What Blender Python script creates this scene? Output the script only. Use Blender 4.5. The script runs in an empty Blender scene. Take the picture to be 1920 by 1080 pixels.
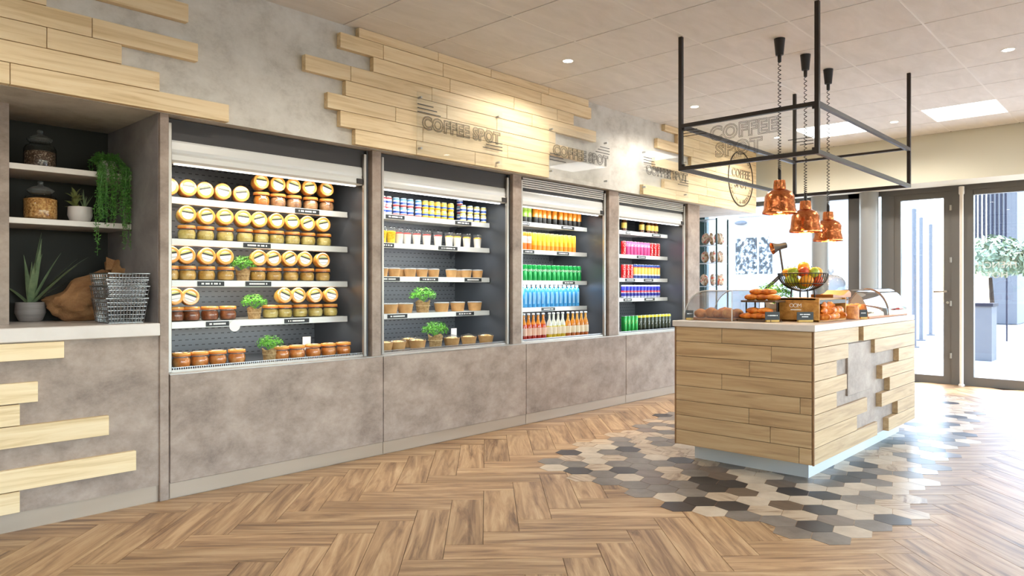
import bpy, bmesh, math, random
from mathutils import Matrix, Vector, Euler
random.seed(7)
PI = math.pi
R = math.radians
sc = bpy.context.scene
col = sc.collection

# ------------------------------------------------------------------ camera, sky, sun, exposure
AZ = math.atan2(2212 - 960, 1345)          # wall direction (X) lies this far clockwise of the view axis
EYE = 1.12
cam_d = bpy.data.cameras.new('camera')
cam = bpy.data.objects.new('camera', cam_d)
col.objects.link(cam)
cam_d.sensor_width = 36
cam_d.lens = 1345 / 1920 * 36
cam_d.shift_y = -2 / 1920
cam_d.clip_start = .02
cam.location = (0, 0, EYE)
cam.rotation_euler = (PI / 2, 0, AZ - PI / 2)
sc.camera = cam

sc.view_settings.view_transform = 'Standard'
sc.view_settings.look = 'None'
sc.view_settings.gamma = 1
sc.view_settings.exposure = 0.36
sc.view_settings.use_curve_mapping = False

world = bpy.data.worlds.new('sky')
sc.world = world
world.use_nodes = True
wn = world.node_tree
wn.nodes.clear()
w_out = wn.nodes.new('ShaderNodeOutputWorld')
w_bg = wn.nodes.new('ShaderNodeBackground')
w_sky = wn.nodes.new('ShaderNodeTexSky')
w_sky.sky_type = 'NISHITA'
w_sky.sun_disc = False
w_sky.sun_elevation = R(62)
w_sky.sun_rotation = R(60)
w_sky.air_density = 1.0
w_sky.dust_density = 1.6
w_sky.ozone_density = 1.0
w_bg.inputs[1].default_value = 2.0
wn.links.new(w_sky.outputs[0], w_bg.inputs[0])
wn.links.new(w_bg.outputs[0], w_out.inputs[0])

sun_d = bpy.data.lights.new('sun', 'SUN')
sun_d.energy = 6
sun_d.angle = R(.6)
sun_d.color = (1, .95, .88)
sun = bpy.data.objects.new('sun', sun_d)
col.objects.link(sun)
sun.rotation_euler = Vector((-.40, .16, -.90)).to_track_quat('-Z', 'Y').to_euler()

sc.cycles.max_bounces = 10
sc.cycles.diffuse_bounces = 5
sc.cycles.glossy_bounces = 4
sc.cycles.transparent_max_bounces = 24
sc.cycles.caustics_reflective = False
sc.cycles.caustics_refractive = False
sc.cycles.sample_clamp_indirect = 6

# ------------------------------------------------------------------ measuring helpers
VD = (math.cos(AZ), math.sin(AZ))
RD = (math.sin(AZ), -math.cos(AZ))


def wx(px, Y):
    """X of the point seen in photo column px on a plane parallel to the long wall."""
    u = (px - 960) / 1345
    return Y * (VD[0] + u * RD[0]) / (VD[1] + u * RD[1])


def wy(px, X):
    u = (px - 960) / 1345
    return X * (VD[1] + u * RD[1]) / (VD[0] + u * RD[0])


def wf(px, py, Z=0.0):
    u = (px - 960) / 1345
    t = (EYE - Z) * 1345 / (py - 538)
    return (t * (VD[0] + u * RD[0]), t * (VD[1] + u * RD[1]))


ORD = ['first', 'second', 'third', 'fourth', 'fifth', 'sixth', 'seventh', 'eighth', 'ninth', 'tenth', 'eleventh',
       'twelfth', 'thirteenth', 'fourteenth', 'fifteenth', 'sixteenth', 'seventeenth', 'eighteenth']


def srgb(r, g, b):
    def f(c):
        c /= 255
        return c / 12.92 if c <= .04045 else ((c + .055) / 1.055) ** 2.4
    return (f(r), f(g), f(b), 1)


# ------------------------------------------------------------------ materials
def new_mat(name):
    m = bpy.data.materials.new(name)
    m.use_nodes = True
    return m, m.node_tree, m.node_tree.nodes['Principled BSDF']


def plain(name, c, rough=.5, metal=0, coat=0, emit=None, es=0, alpha=1, sss=0, spec=.5):
    m, nt, b = new_mat(name)
    b.inputs['Base Color'].default_value = c
    b.inputs['Roughness'].default_value = rough
    b.inputs['Metallic'].default_value = metal
    b.inputs['Coat Weight'].default_value = coat
    b.inputs['Specular IOR Level'].default_value = spec
    if emit:
        b.inputs['Emission Color'].default_value = emit
        b.inputs['Emission Strength'].default_value = es
    if sss:
        b.inputs['Subsurface Weight'].default_value = sss
        b.inputs['Subsurface Radius'].default_value = (.01, .005, .003)
    return m


def coords(nt, mode, scale, rand):
    N = nt.nodes
    L = nt.links
    if mode == 'pos':
        src = N.new('ShaderNodeNewGeometry').outputs['Position']
    else:
        src = N.new('ShaderNodeTexCoord').outputs['Object']
    if rand:
        oi = N.new('ShaderNodeObjectInfo')
        mu = N.new('ShaderNodeMath')
        mu.operation = 'MULTIPLY'
        mu.inputs[1].default_value = 37.0
        L.new(oi.outputs['Random'], mu.inputs[0])
        ad = N.new('ShaderNodeVectorMath')
        ad.operation = 'ADD'
        L.new(src, ad.inputs[0])
        L.new(mu.outputs[0], ad.inputs[1])
        src = ad.outputs[0]
    mp = N.new('ShaderNodeMapping')
    mp.inputs['Scale'].default_value = scale
    L.new(src, mp.inputs[0])
    return mp.outputs[0]


def ramp(nt, fac, stops, interp='LINEAR'):
    r = nt.nodes.new('ShaderNodeValToRGB')
    r.color_ramp.interpolation = interp
    e = r.color_ramp.elements
    while len(e) < len(stops):
        e.new(.5)
    for i, (p, c) in enumerate(stops):
        e[i].position = p
        e[i].color = c
    nt.links.new(fac, r.inputs[0])
    return r.outputs[0]


def noisy(name, stops, scale=(4, 4, 4), detail=6, nrough=.6, dist=0.0, rough=.5, bump=.0, mode='pos', rand=False,
          vary=0.0, coat=0, spec=.5, metal=0, bscale=None, trans=0):
    m, nt, b = new_mat(name)
    N, L = nt.nodes, nt.links
    v = coords(nt, mode, scale, rand)
    n = N.new('ShaderNodeTexNoise')
    n.inputs['Scale'].default_value = 1
    n.inputs['Detail'].default_value = detail
    n.inputs['Roughness'].default_value = nrough
    n.inputs['Distortion'].default_value = dist
    L.new(v, n.inputs['Vector'])
    c = ramp(nt, n.outputs['Fac'], stops)
    if vary:
        oi = N.new('ShaderNodeObjectInfo')
        mr = N.new('ShaderNodeMapRange')
        mr.inputs[3].default_value = 1 - vary
        mr.inputs[4].default_value = 1 + vary
        L.new(oi.outputs['Random'], mr.inputs[0])
        hs = N.new('ShaderNodeHueSaturation')
        L.new(mr.outputs[0], hs.inputs['Value'])
        L.new(c, hs.inputs['Color'])
        c = hs.outputs[0]
    L.new(c, b.inputs['Base Color'])
    b.inputs['Roughness'].default_value = rough
    b.inputs['Metallic'].default_value = metal
    b.inputs['Coat Weight'].default_value = coat
    b.inputs['Specular IOR Level'].default_value = spec
    if bump:
        bp = N.new('ShaderNodeBump')
        bp.inputs['Strength'].default_value = bump
        bp.inputs['Distance'].default_value = .01
        if bscale:
            v2 = coords(nt, mode, bscale, rand)
            n2 = N.new('ShaderNodeTexNoise')
            n2.inputs['Scale'].default_value = 1
            L.new(v2, n2.inputs['Vector'])
            L.new(n2.outputs['Fac'], bp.inputs['Height'])
        else:
            L.new(n.outputs['Fac'], bp.inputs['Height'])
        L.new(bp.outputs[0], b.inputs['Normal'])
    return m


def banded(name, stops, axis=2, h=1.0, z0=0.0, rough=.3, metal=0.0, coat=.3):
    """Printed bands along one local axis; stops: (position in metres, colour)."""
    m, nt, b = new_mat(name)
    N, L = nt.nodes, nt.links
    tc = N.new('ShaderNodeTexCoord')
    sp = N.new('ShaderNodeSeparateXYZ')
    L.new(tc.outputs['Object'], sp.inputs[0])
    mr = N.new('ShaderNodeMapRange')
    mr.inputs[1].default_value = z0
    mr.inputs[2].default_value = z0 + h
    L.new(sp.outputs[axis], mr.inputs[0])
    c = ramp(nt, mr.outputs[0], [((p - z0) / h, cc) for p, cc in stops], 'CONSTANT')
    L.new(c, b.inputs['Base Color'])
    b.inputs['Roughness'].default_value = rough
    b.inputs['Metallic'].default_value = metal
    b.inputs['Coat Weight'].default_value = coat
    return m


def thin_glass(name, tint=(1, 1, 1, 1), rough=0.0, haze=0.0, edge=None):
    m = bpy.data.materials.new(name)
    m.use_nodes = True
    nt = m.node_tree
    N, L = nt.nodes, nt.links
    N.clear()
    o = N.new('ShaderNodeOutputMaterial')
    t = N.new('ShaderNodeBsdfTransparent')
    t.inputs[0].default_value = tint
    g = N.new('ShaderNodeBsdfGlossy')
    g.inputs['Roughness'].default_value = rough
    lw = N.new('ShaderNodeLayerWeight')
    lw.inputs[0].default_value = .5
    pw = N.new('ShaderNodeMath')
    pw.operation = 'POWER'
    pw.inputs[1].default_value = 4.0
    L.new(lw.outputs['Facing'], pw.inputs[0])
    f = N.new('ShaderNodeMath')
    f.operation = 'MULTIPLY_ADD'
    f.inputs[1].default_value = .7
    f.inputs[2].default_value = .035
    L.new(pw.outputs[0], f.inputs[0])
    if edge:        # light crosses more glass towards the rim of a curved shell
        p2 = N.new('ShaderNodeMath')
        p2.operation = 'POWER'
        p2.inputs[1].default_value = 1.6
        L.new(lw.outputs['Facing'], p2.inputs[0])
        L.new(ramp(nt, p2.outputs[0], [(0, tint), (1, edge)]), t.inputs[0])
    mx = N.new('ShaderNodeMixShader')
    L.new(f.outputs[0], mx.inputs[0])
    last = t.outputs[0]
    if haze:
        d = N.new('ShaderNodeBsdfDiffuse')
        d.inputs[0].default_value = (.9, .93, .92, 1)
        m2 = N.new('ShaderNodeMixShader')
        m2.inputs[0].default_value = haze
        L.new(t.outputs[0], m2.inputs[1])
        L.new(d.outputs[0], m2.inputs[2])
        last = m2.outputs[0]
    L.new(last, mx.inputs[1])
    L.new(g.outputs[0], mx.inputs[2])
    L.new(mx.outputs[0], o.inputs[0])
    return m


M = {}
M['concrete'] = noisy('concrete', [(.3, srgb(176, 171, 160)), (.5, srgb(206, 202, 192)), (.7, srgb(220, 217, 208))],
                      (4.2, 4.2, 5.6), 10, .72, .1, rough=.62, bump=.03, spec=.35)  # lighter copy of the wall concrete: the header's wash light put into its colour
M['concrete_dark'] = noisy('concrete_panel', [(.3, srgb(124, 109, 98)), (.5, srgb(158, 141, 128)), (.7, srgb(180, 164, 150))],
                           (4.4, 4.4, 5.8), 10, .74, .1, rough=.55, bump=.03, spec=.4)  # same concrete kept darker, without the header's painted-in wash light
oak = [(.3, srgb(210, 182, 134)), (.5, srgb(232, 208, 164)), (.72, srgb(240, 221, 184))]
M['oak_x'] = noisy('oak_along_wall', oak, (1.6, 22, 30), 5, .6, .9, rough=.5, bump=.05, rand=True, vary=.05)
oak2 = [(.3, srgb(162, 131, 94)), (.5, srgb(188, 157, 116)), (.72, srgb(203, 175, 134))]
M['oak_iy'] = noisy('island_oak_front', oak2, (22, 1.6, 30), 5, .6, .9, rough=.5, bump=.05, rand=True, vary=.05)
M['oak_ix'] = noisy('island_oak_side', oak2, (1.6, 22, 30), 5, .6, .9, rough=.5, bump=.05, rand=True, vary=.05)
M['oak_edge'] = noisy('oak_end_grain', [(.3, srgb(120, 84, 52)), (.7, srgb(150, 112, 72))], (20, 20, 20), rough=.6)
M['floor_wood'] = noisy('herringbone_oak', [(.26, srgb(80, 59, 42)), (.40, srgb(136, 106, 77)), (.52, srgb(170, 138, 102)), (.7, srgb(198, 170, 132))],
                        (1.6, 19, 19), 8, .66, .8, rough=.42, bump=.05, mode='obj', rand=True, vary=.10, spec=.28)
M['hex_cream'] = noisy('hex_cream', [(.3, srgb(178, 162, 140)), (.7, srgb(204, 190, 168))], (10, 10, 10), rough=.38, rand=True, vary=.05, spec=.3)
M['hex_wood'] = noisy('hex_woodlook', [(.35, srgb(140, 116, 92)), (.5, srgb(184, 164, 138)), (.7, srgb(200, 182, 156))], (5, 22, 10), 5, .6, .8, rough=.38, mode='obj', rand=True, vary=.08, spec=.3)
M['hex_grey'] = noisy('hex_grey', [(.3, srgb(104, 96, 88)), (.7, srgb(134, 125, 115))], (9, 9, 9), rough=.38, rand=True, vary=.1, spec=.3)
M['hex_brown'] = noisy('hex_brown', [(.3, srgb(84, 70, 58)), (.7, srgb(116, 98, 82))], (4, 18, 9), rough=.3, mode='obj', rand=True, vary=.1)
M['hex_dark'] = noisy('hex_dark', [(.3, srgb(46, 43, 43)), (.7, srgb(66, 61, 59))], (9, 9, 9), rough=.36, rand=True, vary=.1, spec=.3)
M['subfloor'] = plain('subfloor', srgb(70, 52, 38), .7)
M['ceil_tile'] = noisy('ceiling_tile', [(.3, srgb(220, 218, 213)), (.7, srgb(233, 231, 227))], (3, 9, 3), 6, .6, .6, rough=.85, rand=True, vary=.02, spec=.2)
M['ceil_bar'] = plain('ceiling_bar', srgb(232, 230, 224), .5)
M['ceil_void'] = plain('ceiling_void', srgb(40, 38, 36), .9)
M['plaster'] = plain('beige_plaster', srgb(216, 212, 192), .8)
M['white_wall'] = plain('white_plaster', srgb(236, 236, 234), .8)
M['steel_plinth'] = noisy('brushed_steel_plinth', [(.3, srgb(172, 156, 138)), (.7, srgb(184, 169, 152))], (1, 1, 8), 1, rough=.3, metal=.2)
M['frame_dark'] = plain('anthracite_frame', srgb(108, 105, 100), .45, spec=.4)
M['col_grey'] = plain('grey_column', srgb(158, 160, 160), .35)
M['white_post'] = plain('white_post', srgb(236, 230, 218), .4)
M['chrome'] = plain('chrome', srgb(225, 226, 228), .08, 1)
M['steel'] = plain('steel', srgb(190, 190, 190), .3, 1)
M['alu'] = plain('aluminium', srgb(178, 172, 164), .38, .75)
M['alu_white'] = plain('pale_aluminium', srgb(214, 214, 210), .35, .15)
M['black_metal'] = plain('black_metal', srgb(44, 38, 34), .5, .2)
M['black'] = plain('black_plastic', srgb(26, 25, 25), .45)
M['ink'] = plain('black_ink', srgb(40, 36, 32), .6)
M['white_ink'] = plain('white_ink', srgb(240, 240, 238), .6)
M['cooler_in'] = plain('cooler_lining', srgb(84, 87, 92), .32, .35)
M['cooler_dark'] = plain('cooler_surround', srgb(50, 46, 44), .5, .1)
M['counter_white'] = noisy('pale_worktop', [(.3, srgb(206, 196, 186)), (.7, srgb(222, 214, 206))], (3, 3, 3), rough=.3)
M['niche_back'] = plain('niche_lining', srgb(40, 38, 32), .7)
M['niche_side'] = noisy('niche_concrete', [(.3, srgb(120, 114, 114)), (.7, srgb(160, 154, 152))], (3, 3, 4), 8, .65, .3, rough=.6)
M['copper'] = noisy('hammered_copper', [(.3, srgb(186, 100, 56)), (.7, srgb(226, 148, 96))], (30, 30, 30), 3, rough=.2, metal=1, mode='obj', bump=.25, bscale=(60, 60, 60))
M['bulb'] = plain('warm_bulb', (1, .7, .3, 1), emit=(1, .62, .22, 1), es=60)
M['led'] = plain('led_strip', (1, 1, 1, 1), emit=(1, .93, .82, 1), es=2.2)
M['led_cool'] = plain('led_strip_cool', (1, 1, 1, 1), emit=(.92, .97, 1, 1), es=2.6)
M['panel_light'] = plain('light_panel', (1, 1, 1, 1), emit=(1, .99, .97, 1), es=3)
M['downlight'] = plain('downlight_glow', (1, 1, 1, 1), emit=(1, .9, .76, 1), es=14)
M['pane'] = thin_glass('window_glass', (.97, .985, .98, 1))
M['acrylic'] = thin_glass('clear_acrylic', (.99, .995, .99, 1), haze=.025)
M['jar_glass'] = thin_glass('jar_glass', (.98, .99, .98, 1), edge=(.55, .58, .56, 1))
M['cover_glass'] = thin_glass('cover_glass', (.84, .87, .89, 1), haze=.08, edge=(.3, .33, .36, 1))
M['cloche_glass'] = thin_glass('cloche_glass', (.66, .71, .75, 1), haze=.06, edge=(.12, .15, .18, 1))
M['lead'] = noisy('green_leaf', [(.3, srgb(58, 130, 30)), (.5, srgb(98, 178, 48)), (.75, srgb(150, 214, 84))], (40, 40, 40), rough=.5, mode='obj', rand=True)
M['leaf_dark'] = noisy('trailing_leaf', [(.3, srgb(48, 100, 36)), (.7, srgb(104, 160, 70))], (40, 40, 40), rough=.5, mode='obj')
M['head_black'] = plain('lamp_black', srgb(20, 19, 18), .5)
M['aloe'] = noisy('aloe_leaf', [(.3, srgb(96, 116, 84)), (.7, srgb(142, 158, 118))], (14, 14, 14), rough=.45, mode='obj', rand=True)
M['succulent'] = noisy('succulent_leaf', [(.3, srgb(84, 96, 50)), (.7, srgb(140, 142, 84))], (20, 20, 20), rough=.45, mode='obj')
M['soil'] = plain('soil', srgb(58, 42, 30), .9)
M['pot_grey'] = noisy('grey_pot', [(.3, srgb(122, 114, 112)), (.7, srgb(150, 142, 138))], (4, 4, 40), rough=.6, mode='obj')
M['pot_white'] = plain('white_pot', srgb(214, 206, 200), .35)
M['burlap'] = noisy('burlap', [(.35, srgb(150, 118, 76)), (.65, srgb(196, 164, 116))], (60, 60, 60), 4, rough=.9, mode='obj', bump=.3)
M['sack'] = noisy('sackcloth', [(.3, srgb(128, 88, 54)), (.7, srgb(176, 130, 86))], (9, 9, 14), 6, rough=.9, mode='obj', bump=.3, bscale=(120, 120, 120))
M['twine'] = plain('twine', srgb(206, 180, 134), .8)
M['wire'] = plain('galvanised_wire', srgb(150, 148, 146), .3, .9)
M['granola'] = noisy('granola', [(.3, srgb(120, 76, 38)), (.5, srgb(190, 134, 70)), (.7, srgb(222, 184, 120))], (90, 90, 90), 3, rough=.8, mode='obj', bump=.6)
M['seeds'] = noisy('dark_seeds', [(.35, srgb(52, 36, 28)), (.55, srgb(104, 78, 60)), (.7, srgb(190, 170, 150))], (120, 120, 120), 3, rough=.8, mode='obj', bump=.6)
M['kraft'] = noisy('kraft_card', [(.3, srgb(186, 138, 84)), (.7, srgb(206, 162, 106))], (20, 20, 20), rough=.7, mode='obj', rand=True, vary=.06)
M['kraft_lid'] = thin_glass('clear_plastic_lid', (.95, .93, .9, 1), haze=.35)
M['ring_orange'] = plain('orange_seal', srgb(236, 132, 44), .4, coat=.4)
M['jar_lid'] = plain('orange_jar_lid', srgb(240, 172, 84), .25, coat=.6)
lab = [(-.04, srgb(244, 244, 240)), (-.020, srgb(170, 170, 166)), (-.0165, srgb(246, 246, 242)), (.004, srgb(64, 66, 50)), (.015, srgb(214, 214, 120)), (.024, srgb(236, 236, 200))]
M['jar_label'] = banded('jar_label', lab, axis=1, h=.08, z0=-.04, rough=.4, coat=.2)


def filling(name, a, b, c):
    return noisy(name, [(.3, srgb(*a)), (.5, srgb(*b)), (.72, srgb(*c))], (22, 22, 22), 5, rough=.35, mode='obj', rand=True, vary=.08, coat=.4)


M['fill_orange'] = filling('orange_terrine', (178, 92, 28), (222, 136, 52), (238, 178, 96))
M['fill_rillette'] = filling('rillette_terrine', (132, 82, 50), (186, 134, 90), (214, 172, 128))
M['fill_yellow'] = filling('pale_yellow_terrine', (176, 146, 66), (212, 188, 106), (232, 216, 150))
M['fill_golden'] = filling('golden_terrine', (168, 122, 48), (206, 160, 78), (226, 190, 120))
M['fill_brown'] = filling('brown_terrine', (92, 44, 22), (136, 74, 38), (176, 112, 64))
M['fill_carrot'] = filling('carrot_terrine', (188, 92, 30), (220, 132, 58), (236, 176, 116))
M['bread'] = noisy('baked_crust', [(.3, srgb(150, 78, 28)), (.5, srgb(196, 118, 50)), (.72, srgb(222, 160, 88))], (26, 26, 26), 4, rough=.55, mode='obj', rand=True, vary=.1, bump=.2)
M['croissant'] = noisy('croissant_crust', [(.3, srgb(168, 74, 14)), (.5, srgb(216, 116, 28)), (.72, srgb(236, 164, 72))], (30, 30, 30), 4, rough=.45, mode='obj', rand=True, vary=.1, bump=.2)
M['crate'] = noisy('crate_wood', [(.3, srgb(150, 98, 36)), (.5, srgb(182, 126, 54)), (.7, srgb(204, 152, 78))], (3, 20, 30), 5, dist=.8, rough=.55, rand=True, vary=.06)
M['board'] = noisy('board_wood', [(.3, srgb(150, 84, 28)), (.7, srgb(190, 118, 48))], (3, 20, 30), 5, dist=.8, rough=.5, mode='obj')
M['gold'] = noisy('pale_wood_block', [(.3, srgb(176, 140, 62)), (.7, srgb(206, 170, 90))], (10, 30, 30), rough=.5, mode='obj')
M['tray'] = plain('slate_tray', srgb(92, 66, 44), .5)
M['apple_green'] = noisy('green_apple', [(.3, srgb(130, 150, 30)), (.7, srgb(186, 192, 60))], (14, 14, 14), rough=.3, mode='obj', rand=True)
M['orange'] = noisy('orange_peel', [(.3, srgb(236, 138, 20)), (.7, srgb(250, 176, 44))], (60, 60, 60), rough=.45, mode='obj', bump=.2)
M['red_apple'] = noisy('red_apple', [(.3, srgb(176, 42, 20)), (.7, srgb(222, 92, 36))], (14, 14, 14), rough=.3, mode='obj')
M['paving'] = noisy('pale_paving', [(.3, srgb(176, 175, 172)), (.7, srgb(194, 193, 190))], (2, 2, 2), rough=.9)
M['ext_white'] = plain('white_render', srgb(172, 164, 156), .9)
M['ext_grey'] = plain('grey_render', srgb(104, 104, 106), .9)
M['ext_blue'] = plain('blue_cladding', srgb(84, 124, 158), .6)
M['ext_slat'] = plain('dark_slat', srgb(30, 28, 40), .8)
M['ext_leaf'] = noisy('hedge_leaf', [(.3, srgb(70, 84, 56)), (.7, srgb(176, 190, 156))], (6, 6, 6), rough=.7, mode='obj')
M['ext_window'] = noisy('painted_reflection_window', [(.44, srgb(24, 26, 28)), (.52, srgb(96, 98, 100)), (.6, srgb(230, 230, 230))], (9, 9, 9), 4, rough=.5)  # foliage reflected in the panes, put into the colour as grey speckle
M['snack'] = noisy('snack_bag', [(.35, srgb(214, 84, 46)), (.5, srgb(236, 222, 200)), (.62, srgb(166, 120, 70))], (22, 22, 22), 3, rough=.3, mode='obj', rand=True)
M['teal'] = plain('teal_frame', srgb(44, 72, 76), .5)


def slotted():
    """Grey back panel with rows of short punched slots (too small to build singly)."""
    m, nt, b = new_mat('slotted_back_panel')
    N, L = nt.nodes, nt.links
    tc = N.new('ShaderNodeNewGeometry')
    sp = N.new('ShaderNodeSeparateXYZ')
    L.new(tc.outputs['Position'], sp.inputs[0])

    def math_(op, a, bb, c=None):
        n = N.new('ShaderNodeMath')
        n.operation = op
        for i, vv in enumerate((a, bb, c)):
            if vv is None:
                continue
            if isinstance(vv, (int, float)):
                n.inputs[i].default_value = vv
            else:
                L.new(vv, n.inputs[i])
        return n.outputs[0]
    zi = math_('DIVIDE', sp.outputs[2], .034)
    row = math_('FLOOR', zi, 0)
    zf = math_('FRACT', zi, 0)
    odd = math_('MODULO', row, 2)
    sh = math_('MULTIPLY', odd, .5)
    xi = math_('ADD', math_('DIVIDE', sp.outputs[0], .042), sh)
    xf = math_('FRACT', xi, 0)
    a = math_('LESS_THAN', xf, .5)
    c = math_('LESS_THAN', zf, .16)
    msk = math_('MULTIPLY', a, c)
    mx = N.new('ShaderNodeMix')
    mx.data_type = 'RGBA'
    mx.inputs[6].default_value = srgb(96, 98, 102)
    mx.inputs[7].default_value = srgb(34, 34, 36)
    L.new(msk, mx.inputs[0])
    L.new(mx.outputs[2], b.inputs['Base Color'])
    b.inputs['Roughness'].default_value = .4
    b.inputs['Metallic'].default_value = .2
    return m


M['slotted'] = slotted()


# ------------------------------------------------------------------ mesh helpers
class MB:
    def __init__(s):
        s.v, s.f = [], []

    def add(s, vs, fs):
        o = len(s.v)
        s.v += [tuple(p) for p in vs]
        s.f += [tuple(i + o for i in f) for f in fs]
        return s

    def box(s, x0, x1, y0, y1, z0, z1):
        return s.add([(x0, y0, z0), (x1, y0, z0), (x1, y1, z0), (x0, y1, z0), (x0, y0, z1), (x1, y0, z1), (x1, y1, z1), (x0, y1, z1)],
                     [(0, 3, 2, 1), (4, 5, 6, 7), (0, 1, 5, 4), (1, 2, 6, 5), (2, 3, 7, 6), (3, 0, 4, 7)])

    def bbox(s, x0, x1, y0, y1, z0, z1, b=.004):
        """box with chamfered edges"""
        bm = bmesh.new()
        bmesh.ops.create_cube(bm, size=1)
        for v in bm.verts:
            v.co = ((x0 + x1) / 2 + v.co.x * (x1 - x0), (y0 + y1) / 2 + v.co.y * (y1 - y0), (z0 + z1) / 2 + v.co.z * (z1 - z0))
        bmesh.ops.bevel(bm, geom=bm.edges[:], offset=b, segments=1, affect='EDGES', profile=.5)
        bm.verts.index_update()
        s.add([v.co[:] for v in bm.verts], [[v.index for v in f.verts] for f in bm.faces])
        bm.free()
        return s

    def lathe(s, prof, n=24, c=(0, 0, 0), cap=True, rib=None):
        vs, fs = [], []
        for r, z in prof:
            for i in range(n):
                a = 2 * PI * i / n
                rr = r * (1 + (rib if rib and i % 2 else 0))
                vs.append((c[0] + rr * math.cos(a), c[1] + rr * math.sin(a), c[2] + z))
        for j in range(len(prof) - 1):
            for i in range(n):
                k = (i + 1) % n
                fs.append((j * n + i, j * n + k, (j + 1) * n + k, (j + 1) * n + i))
        if cap:
            if prof[0][0] > 1e-6:
                fs.append(tuple(range(n - 1, -1, -1)))
            if prof[-1][0] > 1e-6:
                fs.append(tuple((len(prof) - 1) * n + i for i in range(n)))
        return s.add(vs, fs)

    def tube(s, pts, r, n=6, closed=False):
        pts = [Vector(p) for p in pts]
        rs = r if isinstance(r, (list, tuple)) else [r] * len(pts)
        vs, fs = [], []
        up = Vector((0, 0, 1))
        prev = None
        L = len(pts)
        for i, p in enumerate(pts):
            a = pts[(i - 1) % L] if (closed or i) else p
            b = pts[(i + 1) % L] if (closed or i < L - 1) else p
            d = (b - a)
            d = d.normalized() if d.length > 1e-9 else Vector((0, 0, 1))
            if prev is None:
                t = up if abs(d.dot(up)) < .95 else Vector((1, 0, 0))
                u = d.cross(t).normalized()
            else:
                u = (prev - d * prev.dot(d))
                u = u.normalized() if u.length > 1e-6 else d.orthogonal().normalized()
            prev = u
            w = d.cross(u)
            for k in range(n):
                q = 2 * PI * k / n + PI / n
                vs.append(p + (u * math.cos(q) + w * math.sin(q)) * rs[i])
        m = L if closed else L - 1
        for i in range(m):
            for k in range(n):
                k2 = (k + 1) % n
                j = (i + 1) % L
                fs.append((i * n + k, i * n + k2, j * n + k2, j * n + k))
        if not closed:
            fs.append(tuple(range(n - 1, -1, -1)))
            fs.append(tuple((L - 1) * n + k for k in range(n)))
        return s.add(vs, fs)

    def prism(s, poly, fn, d0, d1):
        """extrude a 2-D outline; fn(u, v, d) -> xyz"""
        n = len(poly)
        vs = [fn(u, v, d0) for u, v in poly] + [fn(u, v, d1) for u, v in poly]
        fs = [tuple(range(n)), tuple(range(2 * n - 1, n - 1, -1))]
        fs += [(i, i + n, (i + 1) % n + n, (i + 1) % n) for i in range(n)]
        return s.add(vs, fs)

    def blob(s, c, rad, n=12, m=8, fn=None):
        vs, fs = [], []
        for j in range(m + 1):
            t = PI * j / m
            for i in range(n):
                a = 2 * PI * i / n
                d = Vector((math.sin(t) * math.cos(a), math.sin(t) * math.sin(a), math.cos(t)))
                k = fn(d) if fn else 1
                vs.append((c[0] + d.x * rad[0] * k, c[1] + d.y * rad[1] * k, c[2] + d.z * rad[2] * k))
        for j in range(m):
            for i in range(n):
                k = (i + 1) % n
                fs.append((j * n + i, (j + 1) * n + i, (j + 1) * n + k, j * n + k))
        return s.add(vs, fs)

    def mesh(s, name, mat, smooth=False):
        me = bpy.data.meshes.new(name)
        me.from_pydata(s.v, [], s.f)
        me.update()
        bm = bmesh.new()
        bm.from_mesh(me)
        bmesh.ops.recalc_face_normals(bm, faces=bm.faces[:])
        bm.to_mesh(me)
        bm.free()
        if smooth:
            me.polygons.foreach_set('use_smooth', [True] * len(me.polygons))
            try:
                me.set_sharp_from_angle(angle=R(40))
            except Exception:
                pass
        if mat:
            me.materials.append(M[mat] if isinstance(mat, str) else mat)
        return me


def obj(name, mb, mat=None, parent=None, loc=(0, 0, 0), rot=(0, 0, 0), smooth=False):
    me = mb.mesh(name, mat, smooth) if isinstance(mb, MB) else mb
    o = bpy.data.objects.new(name, me)
    col.objects.link(o)
    o.location = loc
    o.rotation_euler = rot
    if parent:
        o.parent = parent
    return o


def tag(o, label=None, cat=None, group=None, kind=None):
    if label:
        o['label'] = label
    if cat:
        o['category'] = cat
    if group:
        o['group'] = group
    if kind:
        o['kind'] = kind
    return o


def thing(name, label, cat, loc=(0, 0, 0), rot=(0, 0, 0), group=None):
    o = bpy.data.objects.new(name, None)
    o.empty_display_size = .05
    col.objects.link(o)
    o.location = loc
    o.rotation_euler = rot
    return tag(o, label, cat, group)


def struct(name, mb, mat, **k):
    o = obj(name, mb, mat, **k)
    o['kind'] = 'structure'
    return o


def dup(root):
    r = root.copy()
    col.objects.link(r)
    for ch in list(root.children):
        c = ch.copy()
        col.objects.link(c)
        c.parent = r
        for g in list(ch.children):
            d = g.copy()
            col.objects.link(d)
            d.parent = c
    return r


USED = set()


def place(proto, loc, rot=(0, 0, 0), label=None, group=None, scale=None):
    """the first placing moves the thing itself, later ones copy it with its parts"""
    if proto.name in USED:
        o = dup(proto)
    else:
        USED.add(proto.name)
        o = proto
    o.location = loc
    o.rotation_euler = rot
    if scale:
        o.scale = scale
    return tag(o, label, None, group)


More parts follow.
